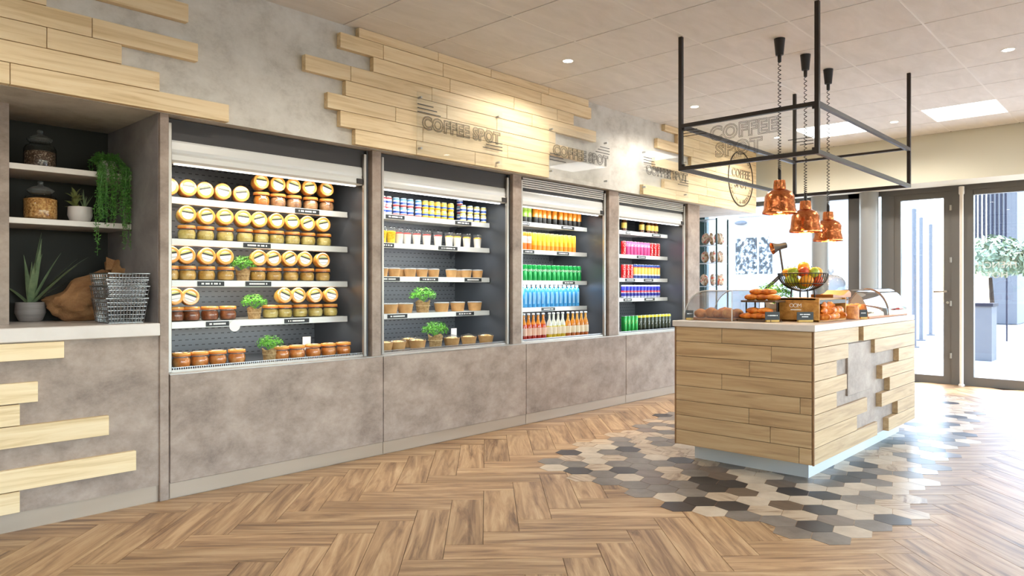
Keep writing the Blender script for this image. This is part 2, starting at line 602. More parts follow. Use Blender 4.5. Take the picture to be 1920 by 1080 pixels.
def text_mesh(s, size, mat, outline=0.0, offset=0.0, depth=.0, align='CENTER', spacing=1.0, fill=True):
    cu = bpy.data.curves.new('lettering', 'FONT')
    cu.body = s
    cu.size = size
    cu.align_x = align
    cu.align_y = 'CENTER'
    cu.space_character = spacing
    cu.offset = offset
    cu.resolution_u = 3
    if outline:
        cu.fill_mode = 'NONE'
        cu.bevel_depth = outline
        cu.bevel_resolution = 0
    else:
        cu.extrude = depth
    t = bpy.data.objects.new('lettering', cu)
    col.objects.link(t)
    bpy.context.view_layer.update()
    me = bpy.data.meshes.new_from_object(t.evaluated_get(bpy.context.evaluated_depsgraph_get()))
    bpy.data.objects.remove(t)
    bpy.data.curves.remove(cu)
    me.materials.clear()
    me.materials.append(M[mat])
    return me


def area(name, loc, direction, sx, sy, power, color=(1, 1, 1), parent=None):
    l = bpy.data.lights.new(name, 'AREA')
    l.shape = 'RECTANGLE'
    l.size, l.size_y = sx, sy
    l.energy = power
    l.color = color
    o = bpy.data.objects.new(name, l)
    col.objects.link(o)
    o.location = loc
    o.rotation_euler = Vector(direction).to_track_quat('-Z', 'Y').to_euler()
    if parent:
        o.parent = parent
    return o


# ------------------------------------------------------------------ setting: floor
W = 3.89            # front plane of the long wall
PT = .042           # cladding planks stand this far off the wall
ZC = 2.785          # ceiling
ZH = 2.03           # underside of the wall above the coolers
XF = 9.5            # glazed front
XB, YR = -3.2, -4.6  # back and right limits of the room

floor = struct('floor', MB().box(XB, XF + .15, YR, 5.8, -.12, -.006), 'subfloor')
FL_L, FL_W = .66, .165


def in_view(x, y, m=.06):
    z = x * VD[0] + y * VD[1]
    if z < .4:
        return False
    u = (x * RD[0] + y * RD[1]) / z
    return abs(u) < .714 + m + .5 / z and z > 2.2


plank_me = MB().box(-FL_L / 2 + .0012, FL_L / 2 - .0012, -FL_W / 2 + .0012, FL_W / 2 - .0012, -.01, 0).mesh('floor_plank', 'floor_wood')
cells = []
c45 = math.cos(PI / 4)
for i in range(-70, 120):
    for j in range(-40, 60):
        # herringbone: pairs step by W diagonally, columns by 2L
        for kind in (0, 1):
            if kind == 0:
                u = i * FL_W + j * 2 * FL_L * 0 + j * (FL_L + FL_L) * 1.0
                v = i * FL_W
                cu_, cv_, rot = u + FL_L / 2, v + FL_W / 2, 0
            else:
                u = i * FL_W + j * 2 * FL_L + FL_L
                v = i * FL_W
                cu_, cv_, rot = u + FL_W / 2, v + FL_W - FL_L / 2, PI / 2
            # plank axes lie along the diagonals of the room
            x = (cu_ + cv_) * c45 + 1.03
            y = (-cu_ + cv_) * c45 + .35
            if not (-.5 < x < XF + .1 and -4.4 < y < 4.3):
                continue
            cells.append((x, y, rot - PI / 4))
vis = [c for c in cells if in_view(c[0], c[1])]


def depth(c):
    return c[0] * VD[0] + c[1] * VD[1]


vis.sort(key=depth)
near, far = vis[:295], vis[295:]
for x, y, a in near:
    obj('floor_plank', plank_me, parent=floor, loc=(x, y, 0), rot=(0, 0, a))


def joined_planks(lst, name):
    mb = MB()
    for x, y, a in lst:
        ca, sa = math.cos(a), math.sin(a)
        l, w = FL_L / 2 - .001, FL_W / 2 - .001
        mb.add([(x + p * ca - q * sa, y + p * sa + q * ca, zz) for zz in (-.006, 0) for p, q in ((-l, -w), (l, -w), (l, w), (-l, w))],
               [(4, 5, 6, 7), (0, 1, 5, 4), (1, 2, 6, 5), (2, 3, 7, 6), (3, 0, 4, 7)])
    o = obj(name, mb, 'floor_wood', floor)
    o['kind'] = 'stuff'
    return o


seen = set(vis)
joined_planks(far + [c for c in cells if c not in seen], 'far_floor_planks')

# hexagonal tiles round the island
HR = .093
hex_poly = [(1022, 874), (1070, 838), (1195, 800), (1245, 775), (1500, 740), (1712, 736), (1790, 745), (1838, 757), (1836, 800), (1812, 835), (1760, 880), (1712, 965),
            (1650, 990), (1588, 1018), (1500, 1004), (1440, 985), (1372, 978), (1322, 964), (1258, 968), (1255, 940), (1165, 926), (1140, 905), (1060, 892)]
HP = [wf(*p) for p in hex_poly]


def inside(x, y, P):
    c = False
    for i in range(len(P)):
        (x1, y1), (x2, y2) = P[i], P[i - 1]
        if (y1 > y) != (y2 > y) and x < (x2 - x1) * (y - y1) / (y2 - y1) + x1:
            c = not c
    return c


cmap = {'d': 'hex_dark', 'g': 'hex_grey', 'b': 'hex_brown', 'c': 'hex_cream'}
spots = [('d', l) for l in ((260, 257), (263, 315), (725, 390), (880, 377), (1050, 412), (1155, 418), (727, 442), (670, 468), (900, 485), (1010, 495), (1090, 532),
                            (1180, 475), (1255, 512), (1400, 410), (1420, 493), (1350, 300), (610, 277), (1650, 124), (1655, 150), (1550, 187), (1625, 255), (1540, 300))]
spots += [('b', l) for l in ((540, 332), (580, 358), (830, 350), (690, 320), (770, 328), (1050, 462), (980, 368), (830, 398), (1150, 500), (1200, 365))]
spots += [('g', l) for l in ((300, 340), (430, 370), (480, 398), (570, 405), (670, 412), (405, 303), (345, 265), (425, 266), (545, 292), (570, 225), (560, 180), (1390, 432),
                             (1395, 340), (1500, 270), (1580, 310), (1480, 222), (840, 512), (1160, 575), (960, 520), (1320, 372), (1060, 560), (1290, 440), (1240, 330), (1700, 205), (1600, 105))]
spots += [('c', l) for l in ((180, 308), (318, 300), (1085, 390), (1293, 405), (1100, 443), (920, 430), (1320, 455))]
hexes = {}
e1, e2 = (c45, -c45), (c45, c45)
for i in range(-60, 80):
    for j in range(-10, 90):
        a = i * 1.5 * HR
        b = (j + (.5 if i % 2 else 0)) * math.sqrt(3) * HR
        x, y = a * e1[0] + b * e2[0], a * e1[1] + b * e2[1]
        if not (2.5 < x < 9.3 and -.5 < y < 4):
            continue
        if 4.42 < x < 5.95 and 1.75 < y < 2.2:
            continue
        if inside(x, y, HP):
            hexes[(i, j)] = [x, y, None]
for c, (qx, qy) in spots:
    X, Y = wf(960 + qx / 2, 720 + qy / 2)
    k = min(hexes, key=lambda h: (hexes[h][0] - X) ** 2 + (hexes[h][1] - Y) ** 2)
    if (hexes[k][0] - X) ** 2 + (hexes[k][1] - Y) ** 2 < .02:
        hexes[k][2] = c
hm = {}
hexpts = [((HR - .0015) * math.cos(PI / 3 * k), (HR - .0015) * math.sin(PI / 3 * k)) for k in range(6)]
for c in 'dgbcw':
    hm[c] = MB().prism(hexpts, lambda u, v, d: (u, v, d), -.004, .0015).mesh('hexagonal_tile', {'w': 'hex_wood'}.get(c) or cmap[c])
lst = sorted(hexes.values(), key=depth)
for n, (x, y, c) in enumerate(lst):
    if c is None:
        c = random.choices('wcgbd', (5, 4, 3, .8, 1.6))[0]
    h = obj('hexagonal_tile', hm[c], parent=floor, loc=(x, y, 0), rot=(0, 0, -PI / 4 + (PI / 3) * random.randrange(3)))
print('planks', len(near), len(far), 'hex', len(lst))

# ------------------------------------------------------------------ setting: ceiling
ceiling = struct('ceiling', MB().box(XB, XF + .15, YR, 5.8, ZC + .02, ZC + .15), 'ceil_void')
GX = [2.605 + .6235 * k for k in range(-10, 11)]
GY = [1.19 + .605 * k for k in range(-10, 8)]
lit = {(7.593, 1.19), (7.593, 2.40), (7.593, -.02), (7.593, -1.23)}


def is_lit(x, y):
    return any(abs(x - a) < .05 and abs(y - b) < .05 for a, b in lit)


tile_me = MB().box(.004, .6195, .006, .599, 0, .02).mesh('ceiling_tile', 'ceil_tile')
tile_panel = MB().box(.002, .6215, .006, .599, .002, .02).mesh('ceiling_light_panel', 'panel_light')
for x in GX:
    for y in GY:
        if x > 8.4 or y > 3.6:
            if x > 8.4 or y > 3.7:
                continue
        if y + .6 > W and x < 8.6:
            pass
        if is_lit(x, y):
            o = obj('ceiling_light_panel', tile_panel, loc=(x, y, ZC))
            tag(o, 'square light panel in the ceiling ' + ('above the door' if y < 1.5 and y > 1 else 'behind the hanging sign frame' if y > 2 else 'near the window wall out by the corner'), 'ceiling light', 'square ceiling light panels')
            continue
        obj('ceiling_tile', tile_me, parent=ceiling, loc=(x, y, ZC))
bar = MB()
for y in GY[:-1]:
    obj('ceiling_bar', MB().box(XB, 8.82, y - .006, y + .006, ZC + .001, ZC + .015), 'ceil_bar', ceiling)
# bulkhead over the glazed front
struct('wall_front_bulkhead', MB().box(8.84, 9.32, YR, 5.8, 2.265, ZC), 'plaster')
struct('wall_front_top', MB().box(9.32, XF + .15, YR, 5.8, 2.42, ZC), 'white_wall')

# ------------------------------------------------------------------ setting: long wall with recesses
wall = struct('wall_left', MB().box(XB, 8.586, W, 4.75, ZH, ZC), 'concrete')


def wall_part(name, mb, mat='concrete', smooth=False):
    return obj(name, mb, mat, wall, smooth=smooth)


wall_part('alcove_wall', MB().box(7.30, 8.586, 4.75, 4.85, ZH, ZC), 'white_wall')
PF = 3.93
PILL = [(1.486, 1.532, W), (2.858, 2.932, PF), (4.234, 4.337, PF), (5.563, 5.72, PF), (7.043, 7.304, PF)]
for i, (a, b, yf) in enumerate(PILL):
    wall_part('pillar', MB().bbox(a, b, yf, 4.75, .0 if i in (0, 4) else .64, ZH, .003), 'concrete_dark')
SEAM = [1.536, 2.92, 4.351, 5.787, 7.20]
for a, b in zip(SEAM, SEAM[1:]):
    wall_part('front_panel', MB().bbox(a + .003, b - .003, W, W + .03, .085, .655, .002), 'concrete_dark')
    wall_part('sill', MB().box(a, b, W - .002, W + .11, .655, .66), 'alu')
base = struct('baseboard_left', MB().box(1.536, 7.2, W + .012, W + .05, 0, .0855), 'steel_plinth')
for a, b in zip(SEAM, SEAM[1:]):
    obj('plinth_strip', MB().bbox(a + .002, b - .002, W + .006, W + .03, .004, .0845, .0015), 'steel_plinth', base)

# niche at the left with its base panel
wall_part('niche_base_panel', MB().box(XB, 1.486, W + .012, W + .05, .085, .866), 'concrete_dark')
struct('baseboard_niche', MB().box(XB, 1.486, W + .02, W + .06, 0, .085), 'steel_plinth')
wall_part('niche_back', MB().box(XB, 1.486, 4.66, 4.75, .86, ZH), 'niche_back')
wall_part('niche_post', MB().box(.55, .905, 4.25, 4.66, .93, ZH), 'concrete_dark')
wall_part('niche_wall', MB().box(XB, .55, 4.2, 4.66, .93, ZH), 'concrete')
wall_part('niche_lining', MB().box(1.483, 1.486, W + .02, 4.66, .93, ZH - .001), 'niche_side')
shelf_counter = tag(obj('worktop', MB().bbox(XB, 1.484, W - .012, 4.655, .866, .932, .004), 'counter_white'),
                    'pale thick worktop of the shelf niche under the aloe', 'worktop')
for n, (z, lb) in enumerate(((1.743, 'upper'), (1.47, 'lower'))):
    tag(obj('wall_shelf', MB().bbox(.908, 1.481, 4.275, 4.655, z - .03, z, .002), 'counter_white'),
        '%s pale shelf in the dark niche %s' % (lb, 'holding the dark seed jar' if n == 0 else 'holding the granola jar'), 'shelf', 'niche shelves')


def plank(x0, x1, z0, z1, y=W, t=PT):
    g = .0016
    return wall_part('plank', MB().bbox(x0 + g, x1 - g, y - t, y - .0005, z0 + g, z1 - g, .0012), 'oak_x')


YP = W - PT
RZ = [ZH + .0985 * k for k in range(9)]
RZ[8] = ZC - .001


def row(k, edges):
    xs = [e if isinstance(e, float) else wx(e, YP) for e in edges]
    for a, b in zip(xs, xs[1:]):
        plank(a, b, RZ[k], RZ[k + 1])


# left group
row(0, [-.6, 19, 430])
row(1, [-.3, .35, 300])
row(2, [-.6, 88, 229])
row(3, [-.5, 173, 372])
row(4, [-.4, 88])
row(5, [100, 354])
row(6, [-.4, .5])
row(7, [-.5, 150])
# middle group (row 0 is the lowest)
row(7, [673, 822, 921, 1029, 1104])
row(6, [638, 719, 831, 1015, 1109])
row(5, [700, 844, 964, 1045, 1076])
row(4, [572, 658, 810, 998, 1118])
row(3, [648, 838, 932, 1042])
row(2, [614, 742, 913, 1050, 1095])
row(1, [638, 793, 952, 1030])
row(0, [666, 781, 891, 1030])
# right group
XE = 8.586
row(7, [1247, 1330, XE])
row(6, [1271, 1312, 1370, XE])
row(5, [1233, 1300, 1352, XE])
row(4, [1296, 1342, 1390, XE])
row(3, [1228, 1306, 1362, XE])
row(2, [1264, 1325, 1378, XE])
row(1, [1246, 1290, 1326, 1374, XE])
row(0, [1206, 1268, 1310, 1340, 1385, XE])
# planks on the niche base
for zs, e in (((.782, .875 - .012), [-.6, 121]), ((.587, .683), [-.6, 72]), ((.487, .585), [-.6, 38]), ((.387, .486), [-.6, 205]),
              ((.189, .291), [-.6, 256]), ((.09, .188), [-.6, 38])):
    xs = [q if isinstance(q, float) else wx(q, W - .015) for q in e]
    plank(xs[0], xs[1], zs[0], zs[1], y=W + .012, t=.028)

# ------------------------------------------------------------------ setting: glazed front, alcove, other walls
fr = 'frame_dark'
Y_END = 5.6
door1 = struct('door_1', MB().box(XF - .03, XF + .03, 1.92, 2.0, .0, 2.22).box(XF - .03, XF + .03, 2.449, 2.52, 0, 2.22)
               .box(XF - .03, XF + .03, 2.0, 2.449, 0, .09).box(XF - .03, XF + .03, 2.0, 2.449, 2.15, 2.22), fr)
obj('door_pane', MB().box(XF - .005, XF + .005, 2.0, 2.449, .09, 2.15), 'pane', door1)
hb = MB().tube([(XF - .03, 1.955, 1.07), (XF - .085, 1.955, 1.07), (XF - .085, 2.09, 1.065)], .011, 8)
obj('door_handle', hb, 'chrome', door1, smooth=True)
obj('door_lock', MB().lathe([(0, 0), (.016, 0), (.016, .012), (0, .012)], 14, (0, 0, 0)), 'chrome', door1, loc=(XF - .032, 1.955, .94), rot=(0, -PI / 2, 0))
for z in (.3, .9, 1.4, 2.0):
    obj('hinge', MB().lathe([(0, 0), (.012, 0), (.012, .06), (0, .06)], 10, (XF - .04, 1.925, z)), 'alu', door1)
win1 = struct('window_1', MB().box(XF - .04, XF + .04, 1.70, 1.92, 0, 2.3).box(XF - .04, XF + .04, YR, 1.70, 0, .1)
              .box(XF - .05, XF + .05, YR, 5.8, 2.22, 2.46).box(XF - .04, XF + .04, 2.52, 2.66, 0, 2.3)
              .box(XF - .04, XF + .04, YR, 1.71, 2.16, 2.3), fr)
for a, b in ((.50, 1.71), (-.75, .44), (-2.0, -.81), (-3.2, -2.06), (-4.5, -3.26)):
    obj('window_pane', MB().box(XF - .005, XF + .005, a, b, .1, 2.16), 'pane', win1)
    obj('mullion', MB().box(XF - .04, XF + .04, a - .06, a, 0, 2.3), fr, win1)
win2 = struct('window_2', MB().box(XF - .05, XF + .05, 2.88, 3.04, 0, 2.3).box(XF - .04, XF + .04, 3.06, 5.1, 0, .08)
              .box(XF - .06, XF + .06, 2.66, 5.7, 2.30, 2.37), fr)
obj('window_pane', MB().box(XF - .004, XF + .004, 3.04, 3.34, .08, 2.3), 'pane', win2)
obj('window_pane', MB().box(XF - .004, XF + .004, 3.34, 5.0, .08, 2.3), 'pane', win2)
obj('window_pane', MB().box(XF - .004, XF + .004, 2.66, 2.88, .0, 2.3), 'pane', win2)
obj('mullion', MB().box(XF - .06, XF + .06, 5.0, 5.1, 0, 2.3), 'teal', win2)
for y, lb in ((3.34, 'grey round column behind the fruit bowl'), (2.76, 'grey round column beside the glass door')):
    tag(obj('column', MB().lathe([(.105, 0), (.105, 2.42)], 28, (XF - .18, y, 0)), 'col_grey', smooth=True), lb, 'column', 'round columns', 'structure')
post = thing('door_guard_post', 'tall white post in front of the dark door mullion', 'post', (XF - .13, 1.80, 0))
obj('post_shaft', MB().lathe([(.03, 0), (.03, .02), (.02, .03), (.02, 2.16), (.028, 2.17), (.028, 2.25), (.02, 2.255)], 16), 'white_post', post, smooth=True)
obj('post_bracket', MB().box(0, .09, -.012, .012, 2.18, 2.21), 'white_post', post)
# mirrored lettering stuck to the outside of the fixed pane
for s, z, y in (('FRENCH', 1.36, 1.49), ('HOT', 1.25, 1.49)):
    obj('window_lettering', text_mesh(s, .1, 'white_ink', depth=.001), parent=win1, loc=(XF + .008, y, z), rot=(PI / 2, 0, PI / 2))

struct('wall_alcove_back', MB().box(7.2, XF + .15, 5.6, 5.8, 0, ZC), 'white_wall')
struct('wall_alcove_side', MB().box(7.2, 7.30, 4.75, 5.6, 0, ZC), 'white_wall')
struct('wall_front_end', MB().box(XF - .05, XF + .15, 5.1, 5.8, 0, ZC), 'white_wall')
# the side the photograph does not show: windows added in a plastered wall to bring in daylight
struct('wall_right', MB().box(XB, XF + .15, YR - .15, YR, 0, .12).box(XB, XF + .15, YR - .15, YR, 2.5, ZC)
       .box(XB, -2.8, YR - .15, YR, .12, 2.5).box(.9, 1.1, YR - .15, YR, .12, 2.5).box(4.9, 5.1, YR - .15, YR, .12, 2.5).box(9.2, XF + .15, YR - .15, YR, .12, 2.5), 'white_wall')
for n, (a, b) in enumerate(((-2.8, .9), (1.1, 4.9), (5.1, 9.2))):
    w = struct('window_%d' % (n + 3), MB().box(a, b, YR - .1, YR - .04, .12, .2).box(a, b, YR - .1, YR - .04, 2.42, 2.5)
               .box((a + b) / 2 - .03, (a + b) / 2 + .03, YR - .1, YR - .04, .2, 2.42), fr)
    obj('window_pane', MB().box(a, b, YR - .075, YR - .065, .2, 2.42), 'pane', w)
struct('wall_back', MB().box(XB - .15, XB, YR - .15, 5.8, 0, ZC + .1), 'white_wall')

# ------------------------------------------------------------------ open-front coolers
SHY = 4.175
DECK = .668
BACKY = 4.60
COOL = [
    dict(x0=1.545, x1=2.835, z=[1.630, 1.393, 1.157, .920], look='grey open cooler stocked with orange-lidded terrine jars', led='led', ribs=0,
         tags=[[(552, 597)], [(455, 506)], [(369, 419), (459, 507)], [(385, 428), (532, 578)]]),
    dict(x0=2.945, x1=4.215, z=[1.645, 1.438, 1.195, .925], look='grey open cooler stocked with yogurts and kraft bowls', led='led_cool', ribs=0,
         tags=[[(722, 757), (852, 882)], [(711, 737), (821, 856)], [(708, 748), (786, 820), (870, 901)], [(725, 762), (854, 887)]]),
    dict(x0=4.350, x1=5.545, z=[1.687, 1.446, 1.176, .938], look='grey open cooler stocked with orange, green and blue drinks', led='led_cool', ribs=5,
         tags=[[(976, 991), (1051, 1075)], [(980, 1000), (1043, 1065)], [(1054, 1076)], [(1014, 1039)]]),
    dict(x0=5.735, x1=7.025, z=[1.697, 1.453, 1.21, 1.005], look='grey open cooler with cans furthest along the wall', led='led_cool', ribs=5,
         tags=[[(1172, 1181), (1221, 1237)], [(1193, 1209)], [(1171, 1189), (1206, 1223)], [(1168, 1183), (1207, 1226)]]),
]


def price_tag(parent, x, w, z, words_):
    t = obj('price_tag', MB().box(-w / 2, w / 2, -.003, 0, -.014, .014), 'black', parent, loc=(x, SHY - .0085, z))
    mb = MB()
    p = -w * .36
    while p < w * .34:
        l = random.uniform(.005, .009)
        mb.box(p, p + l, -.0042, -.003, -.005, .005)
        p += l + (.0016 if random.random() < .8 else .009)
    obj('tag_print', mb, 'white_ink', t)


for n, c in enumerate(COOL):
    x0, x1 = c['x0'], c['x1']
    t = thing('display_cooler', c['look'], 'cooler', ((x0 + x1) / 2, 4.3, .66), group='open display coolers')
    T = Matrix.Translation((-(x0 + x1) / 2, -4.3, -.66))

    def part(name, mb, mat, parent=t, **k):
        o = obj(name, mb, mat, parent, **k)
        if parent is t:
            o.location = Vector(o.location) + T.to_translation()
        return o
    yF = 3.962
    part('back_panel', MB().box(x0, x1, BACKY, BACKY + .02, .64, ZH - .005), 'slotted')
    part('side_panel', MB().box(x1, x1 + .012, yF, BACKY, .64, ZH - .005), 'cooler_in')
    part('side_panel', MB().box(x0 - .008, x0, yF, BACKY, .64, ZH - .005), 'cooler_in')
    part('top_panel', MB().box(x0, x1, yF + .03, BACKY, 1.96, ZH - .005), 'cooler_dark')
    part('deck', MB().box(x0, x1, yF + .02, BACKY, .645, DECK), 'cooler_in')
    part('canopy', MB().box(x0 + .012, x1 - .012, yF + .012, yF + .03, 1.90, ZH - .005), 'cooler_dark')
    part('rail', MB().bbox(x1 - .028, x1 - .008, yF - .012, yF + .012, .66, ZH - .03, .003), 'alu')
    part('rail', MB().bbox(x0 + .006, x0 + .026, yF - .012, yF + .012, .66, ZH - .03, .003), 'alu')
    # roller cover with its end caps and lamp
    zt = 1.932
    prof = [(0, zt), (-.012, zt - .03), (-.016, zt - .07), (-.012, zt - .085), (-.02, zt - .1), (-.022, zt - .128), (-.012, zt - .14), (.04, zt - .14), (.06, zt - .1), (.06, zt)]
    rc = part('roller_cover', MB().prism(prof, lambda u, v, d: (d, yF + .02 + u, v), x0 + .03, x1 - .032), 'alu_white')
    for q in range(c['ribs']):
        obj('rib', MB().box(x0 + .03, x1 - .032, yF - .004, yF + .014, zt + .006 + q * .018, zt + .018 + q * .018), 'alu', rc)
    obj('end_cap', MB().bbox(x1 - .08, x1 - .034, yF - .008, yF + .02, zt - .132, zt - .098, .003), 'black_metal', rc)
    part('lamp', MB().box(x0 + .06, x1 - .06, yF + .035, yF + .055, zt - .146, zt - .1405), c['led'])
    colr = (1, .94, .84) if n == 0 else (.95, .98, 1)
    area('cooler_light', (0, yF + .06 - 4.3, zt - .15 - .66), (0, .5, -1), x1 - x0 - .12, .03, 3.2, colr, t)
    part('kick_rail', MB().box(x0, x1, yF + .0, yF + .02, .64, .672), 'alu')
    wires = MB()
    k = 0
    while x0 + .02 + k * .0125 < x1:
        xx = x0 + .02 + k * .0125
        wires.box(xx - .0016, xx + .0016, yF + .012, yF + .015, .672, .683)
        k += 1
    wires.box(x0 + .01, x1 - .01, yF + .011, yF + .016, .682, .685)
    part('wire_guard', wires, 'steel')
    for i, z in enumerate(c['z']):
        s = part('shelf', MB().box(x0 + .008, x1 - .008, SHY, BACKY - .005, z - .012, z), 'alu_white')
        obj('price_rail', MB().prism([(0, z + .001), (-.006, z + .001), (-.008, z - .036), (.004, z - .038), (.006, z - .014), (.006, z)],
                                     lambda u, v, d: (d, SHY + u, v), x0 + .006, x1 - .01), 'alu_white', s)
        obj('shelf_bracket', MB().prism([(0, 0), (.1, 0), (.1, -.06), (.08, -.06)], lambda u, v, d: (d, BACKY - .1 + u, z - .012 + v), x1 - .06, x1 - .056), 'cooler_in', s)
        for a, b in c['tags'][i]:
            xa, xb = wx(a, SHY), wx(b, SHY)
            price_tag(s, (xa + xb) / 2, xb - xa, z - .018, None)
        area('shelf_light', (0, SHY + .02 - 4.3, z - .03 - .66), (0, .45, -1), x1 - x0 - .1, .02, 2.2, colr, t)

# ------------------------------------------------------------------ terrine jars
JR = .0535


def make_jar(fill, lid='jar_lid'):
    g = obj('terrine_jar', MB().lathe([(.040, 0), (.049, .006), (.0535, .028), (.0525, .046), (.046, .062), (.0465, .070)], 22), 'jar_glass', smooth=True)
    tag(g, 'x', 'jar')
    obj('filling', MB().lathe([(.038, .003), (.047, .008), (.0515, .028), (.0505, .045), (.044, .060)], 20), fill, g, smooth=True)
    obj('seal_ring', MB().lathe([(.047, .068), (.053, .0685), (.053, .0735), (.047, .074)], 22), 'ring_orange', g, smooth=True)
    l = obj('lid', MB().lathe([(.046, .0745), (.0525, .075), (.053, .083), (.049, .088), (.038, .0885), (.036, .0865)], 22), lid, g, smooth=True)
    obj('label', MB().lathe([(.0355, .0867), (.0355, .0877)], 22), 'jar_label', l)
    return g


JM = {k: make_jar('fill_' + k) for k in ('orange', 'rillette', 'yellow', 'golden', 'brown', 'carrot')}
KIND = {'orange': 'orange', 'rillette': 'pinkish brown', 'yellow': 'pale yellow', 'golden': 'golden', 'brown': 'dark brown', 'carrot': 'carrot-orange'}
SHN = ['top', 'second', 'third', 'fourth', 'bottom']


def flat_jar(kind, X, Y, Z, label, grp):
    """jar lying back so that its lid looks out of the cooler"""
    m = Matrix.Rotation(R(random.uniform(-14, -4)), 3, 'Z') @ Matrix.Rotation(R(random.uniform(80, 86)), 3, 'X') @ Matrix.Rotation(R(random.uniform(-28, 28)), 3, 'Z')
    place(JM[kind], (X, Y, Z), m.to_euler(), label, grp, (.93, .93, .93))


def up_jar(kind, X, Y, Z, label, grp):
    place(JM[kind], (X, Y, Z), (0, 0, random.uniform(0, 6)), label, grp, (.94, .94, .95))


def fwx(px, Y):
    return wx(px, Y)


YJ = SHY + .062
for r_, (low, lids, lk, uk) in enumerate((
        ([490, 521, 551, 582, 612], [318, 353, 386, 419, 455, 490, 521, 551, 582, 612], ['orange', 'rillette', 'rillette', 'rillette', 'rillette'], ['orange'] * 10),
        ([350, 385, 422, 459, 489, 518, 548, 577, 607], [351, 387, 424, 459, 489, 519, 549, 578, 607], ['yellow'] * 9, ['golden'] * 9),
        ([318, 351, 387, 423, 483, 513, 545, 575, 605], [322, 353, 389, 424, 487, 515, 545, 574, 605], ['golden'] * 9, ['golden'] * 9),
        ([328, 358, 393, 427, 507, 533, 562, 591, 619], [327, 359, 533, 561, 592, 622], ['brown', 'brown', 'brown', 'brown'] + ['yellow'] * 5, ['orange', 'orange'] + ['golden'] * 4))):
    z = COOL[0]['z'][r_] + .001
    lowX = [fwx(p, YJ) for p in low]
    last = None
    for i, X in enumerate(lowX):
        up_jar(lk[i], max(X, 1.603), YJ, z, '%s terrine jar standing upright, %s on the %s shelf of the jar cooler' % (KIND[lk[i]], ORD[i], SHN[r_]), 'upright terrine jars')
    for i, p in enumerate(lids):
        X = max(fwx(p, YJ - .03), 1.603)
        onlow = any(abs(X - q) < .06 for q in lowX)
        zz = z + (.0845 if onlow else 0) + .0505
        flat_jar(uk[i], X, YJ + .028, zz, 'terrine jar tipped with its label showing, %s on the %s shelf of the jar cooler' % (ORD[i], SHN[r_]), 'tipped terrine jars')
YB = 4.045
for i, p in enumerate((340, 374, 408, 444, 527, 557, 587, 616, 644)):
    up_jar('carrot', fwx(p, YB + .04), YB + .04, DECK + .001, 'carrot-orange terrine jar, %s along the bottom of the jar cooler' % ORD[i], 'terrine jars on the cooler floor')


# ------------------------------------------------------------------ small green plants wrapped in burlap
def leaf_cloud(n, rad, c, size, seed, flat=.75, down=.15):
    rnd = random.Random(seed)
    mb = MB()
    for _ in range(n):
        d = Vector((rnd.gauss(0, 1), rnd.gauss(0, 1), rnd.gauss(0, 1))).normalized()
        if d.z < -.35:
            d.z *= -.5
        k = rnd.uniform(.55, 1) ** .6
        p = Vector((c[0] + d.x * rad * k, c[1] + d.y * rad * k, c[2] + d.z * rad * flat * k))
        nrm = (d + Vector((rnd.uniform(-.7, .7), rnd.uniform(-.7, .7), rnd.uniform(-.2, .9)))).normalized()
        u = nrm.orthogonal().normalized()
        q = rnd.uniform(0, 2 * PI)
        w = nrm.cross(u)
        a = (u * math.cos(q) + w * math.sin(q)) * size * rnd.uniform(.7, 1.3)
        b = nrm.cross(a) * .45
        mb.add([p - a, p + b + nrm * size * .15, p + a, p - b + nrm * size * .15], [(0, 1, 2, 3)])
    return mb


def make_herb(name, r, h, fr_, seed, potmat='burlap'):
    t = thing(name, 'x', 'plant')
    n = 20
    prof = [(r * .82, 0), (r * .86, h * .3), (r * .96, h * .8), (r * 1.04, h), (r * .9, h * .96), (r * .6, h * .9)]
    mb = MB().lathe(prof, n)
    rnd = random.Random(seed)
    mb.v = [(x * (1 + .06 * math.sin(5 * math.atan2(y, x))), y * (1 + .06 * math.sin(5 * math.atan2(y, x))), z + (.012 * math.sin(3 * math.atan2(y, x) + 1) if z > h * .9 else 0)) for x, y, z in mb.v]
    obj('burlap_wrap', mb, potmat, t, smooth=True)
    tw = MB().tube([(r * .98 * math.cos(q * PI / 8), r * .98 * math.sin(q * PI / 8), h * .6) for q in range(16)], .0025, 5, True)
    obj('twine', tw, 'twine', t)
    obj('foliage', leaf_cloud(520, fr_, (0, 0, h + fr_ * .42), .0085, seed), 'lead', t)
    st = MB()
    for k in range(14):
        a = k * 2.4
        st.tube([(0, 0, h * .85), (fr_ * .35 * math.cos(a), fr_ * .35 * math.sin(a), h + fr_ * .3), (fr_ * .75 * math.cos(a), fr_ * .75 * math.sin(a), h + fr_ * .55)], .0015, 4)
    obj('stems', st, 'lead', t)
    return t


hp = make_herb('potted_herb', .05, .085, .095, 3)
YH = SHY + .065
place(hp, (wx(455, YH), YH, COOL[0]['z'][2] + .001), (0, 0, .3), 'small green herb in burlap among tipped jars, third shelf of the jar cooler', 'potted herbs in the coolers', (.86, .86, .80))
place(hp, (wx(477, YH), YH, COOL[0]['z'][3] + .001), (0, 0, 1.3), 'bushy green herb in burlap between dark and pale terrines, fourth shelf', 'potted herbs in the coolers')
place(hp, (wx(505, YB + .05), YB + .045, DECK + .001), (0, 0, 2.3), 'green herb in burlap on the floor of the jar cooler', 'potted herbs in the coolers')
place(hp, (wx(793, YH), YH, COOL[1]['z'][3] + .001), (0, 0, 3.3), 'bushy green herb in burlap among kraft bowls, lowest shelf of second cooler', 'potted herbs in the coolers', (1.12, 1.12, 1.0))
place(hp, (wx(816, YB + .06), YB + .06, DECK + .001), (0, 0, 4.1), 'green herb in burlap on the floor of the kraft bowl cooler', 'potted herbs in the coolers', (1.1, 1.1, 1.0))


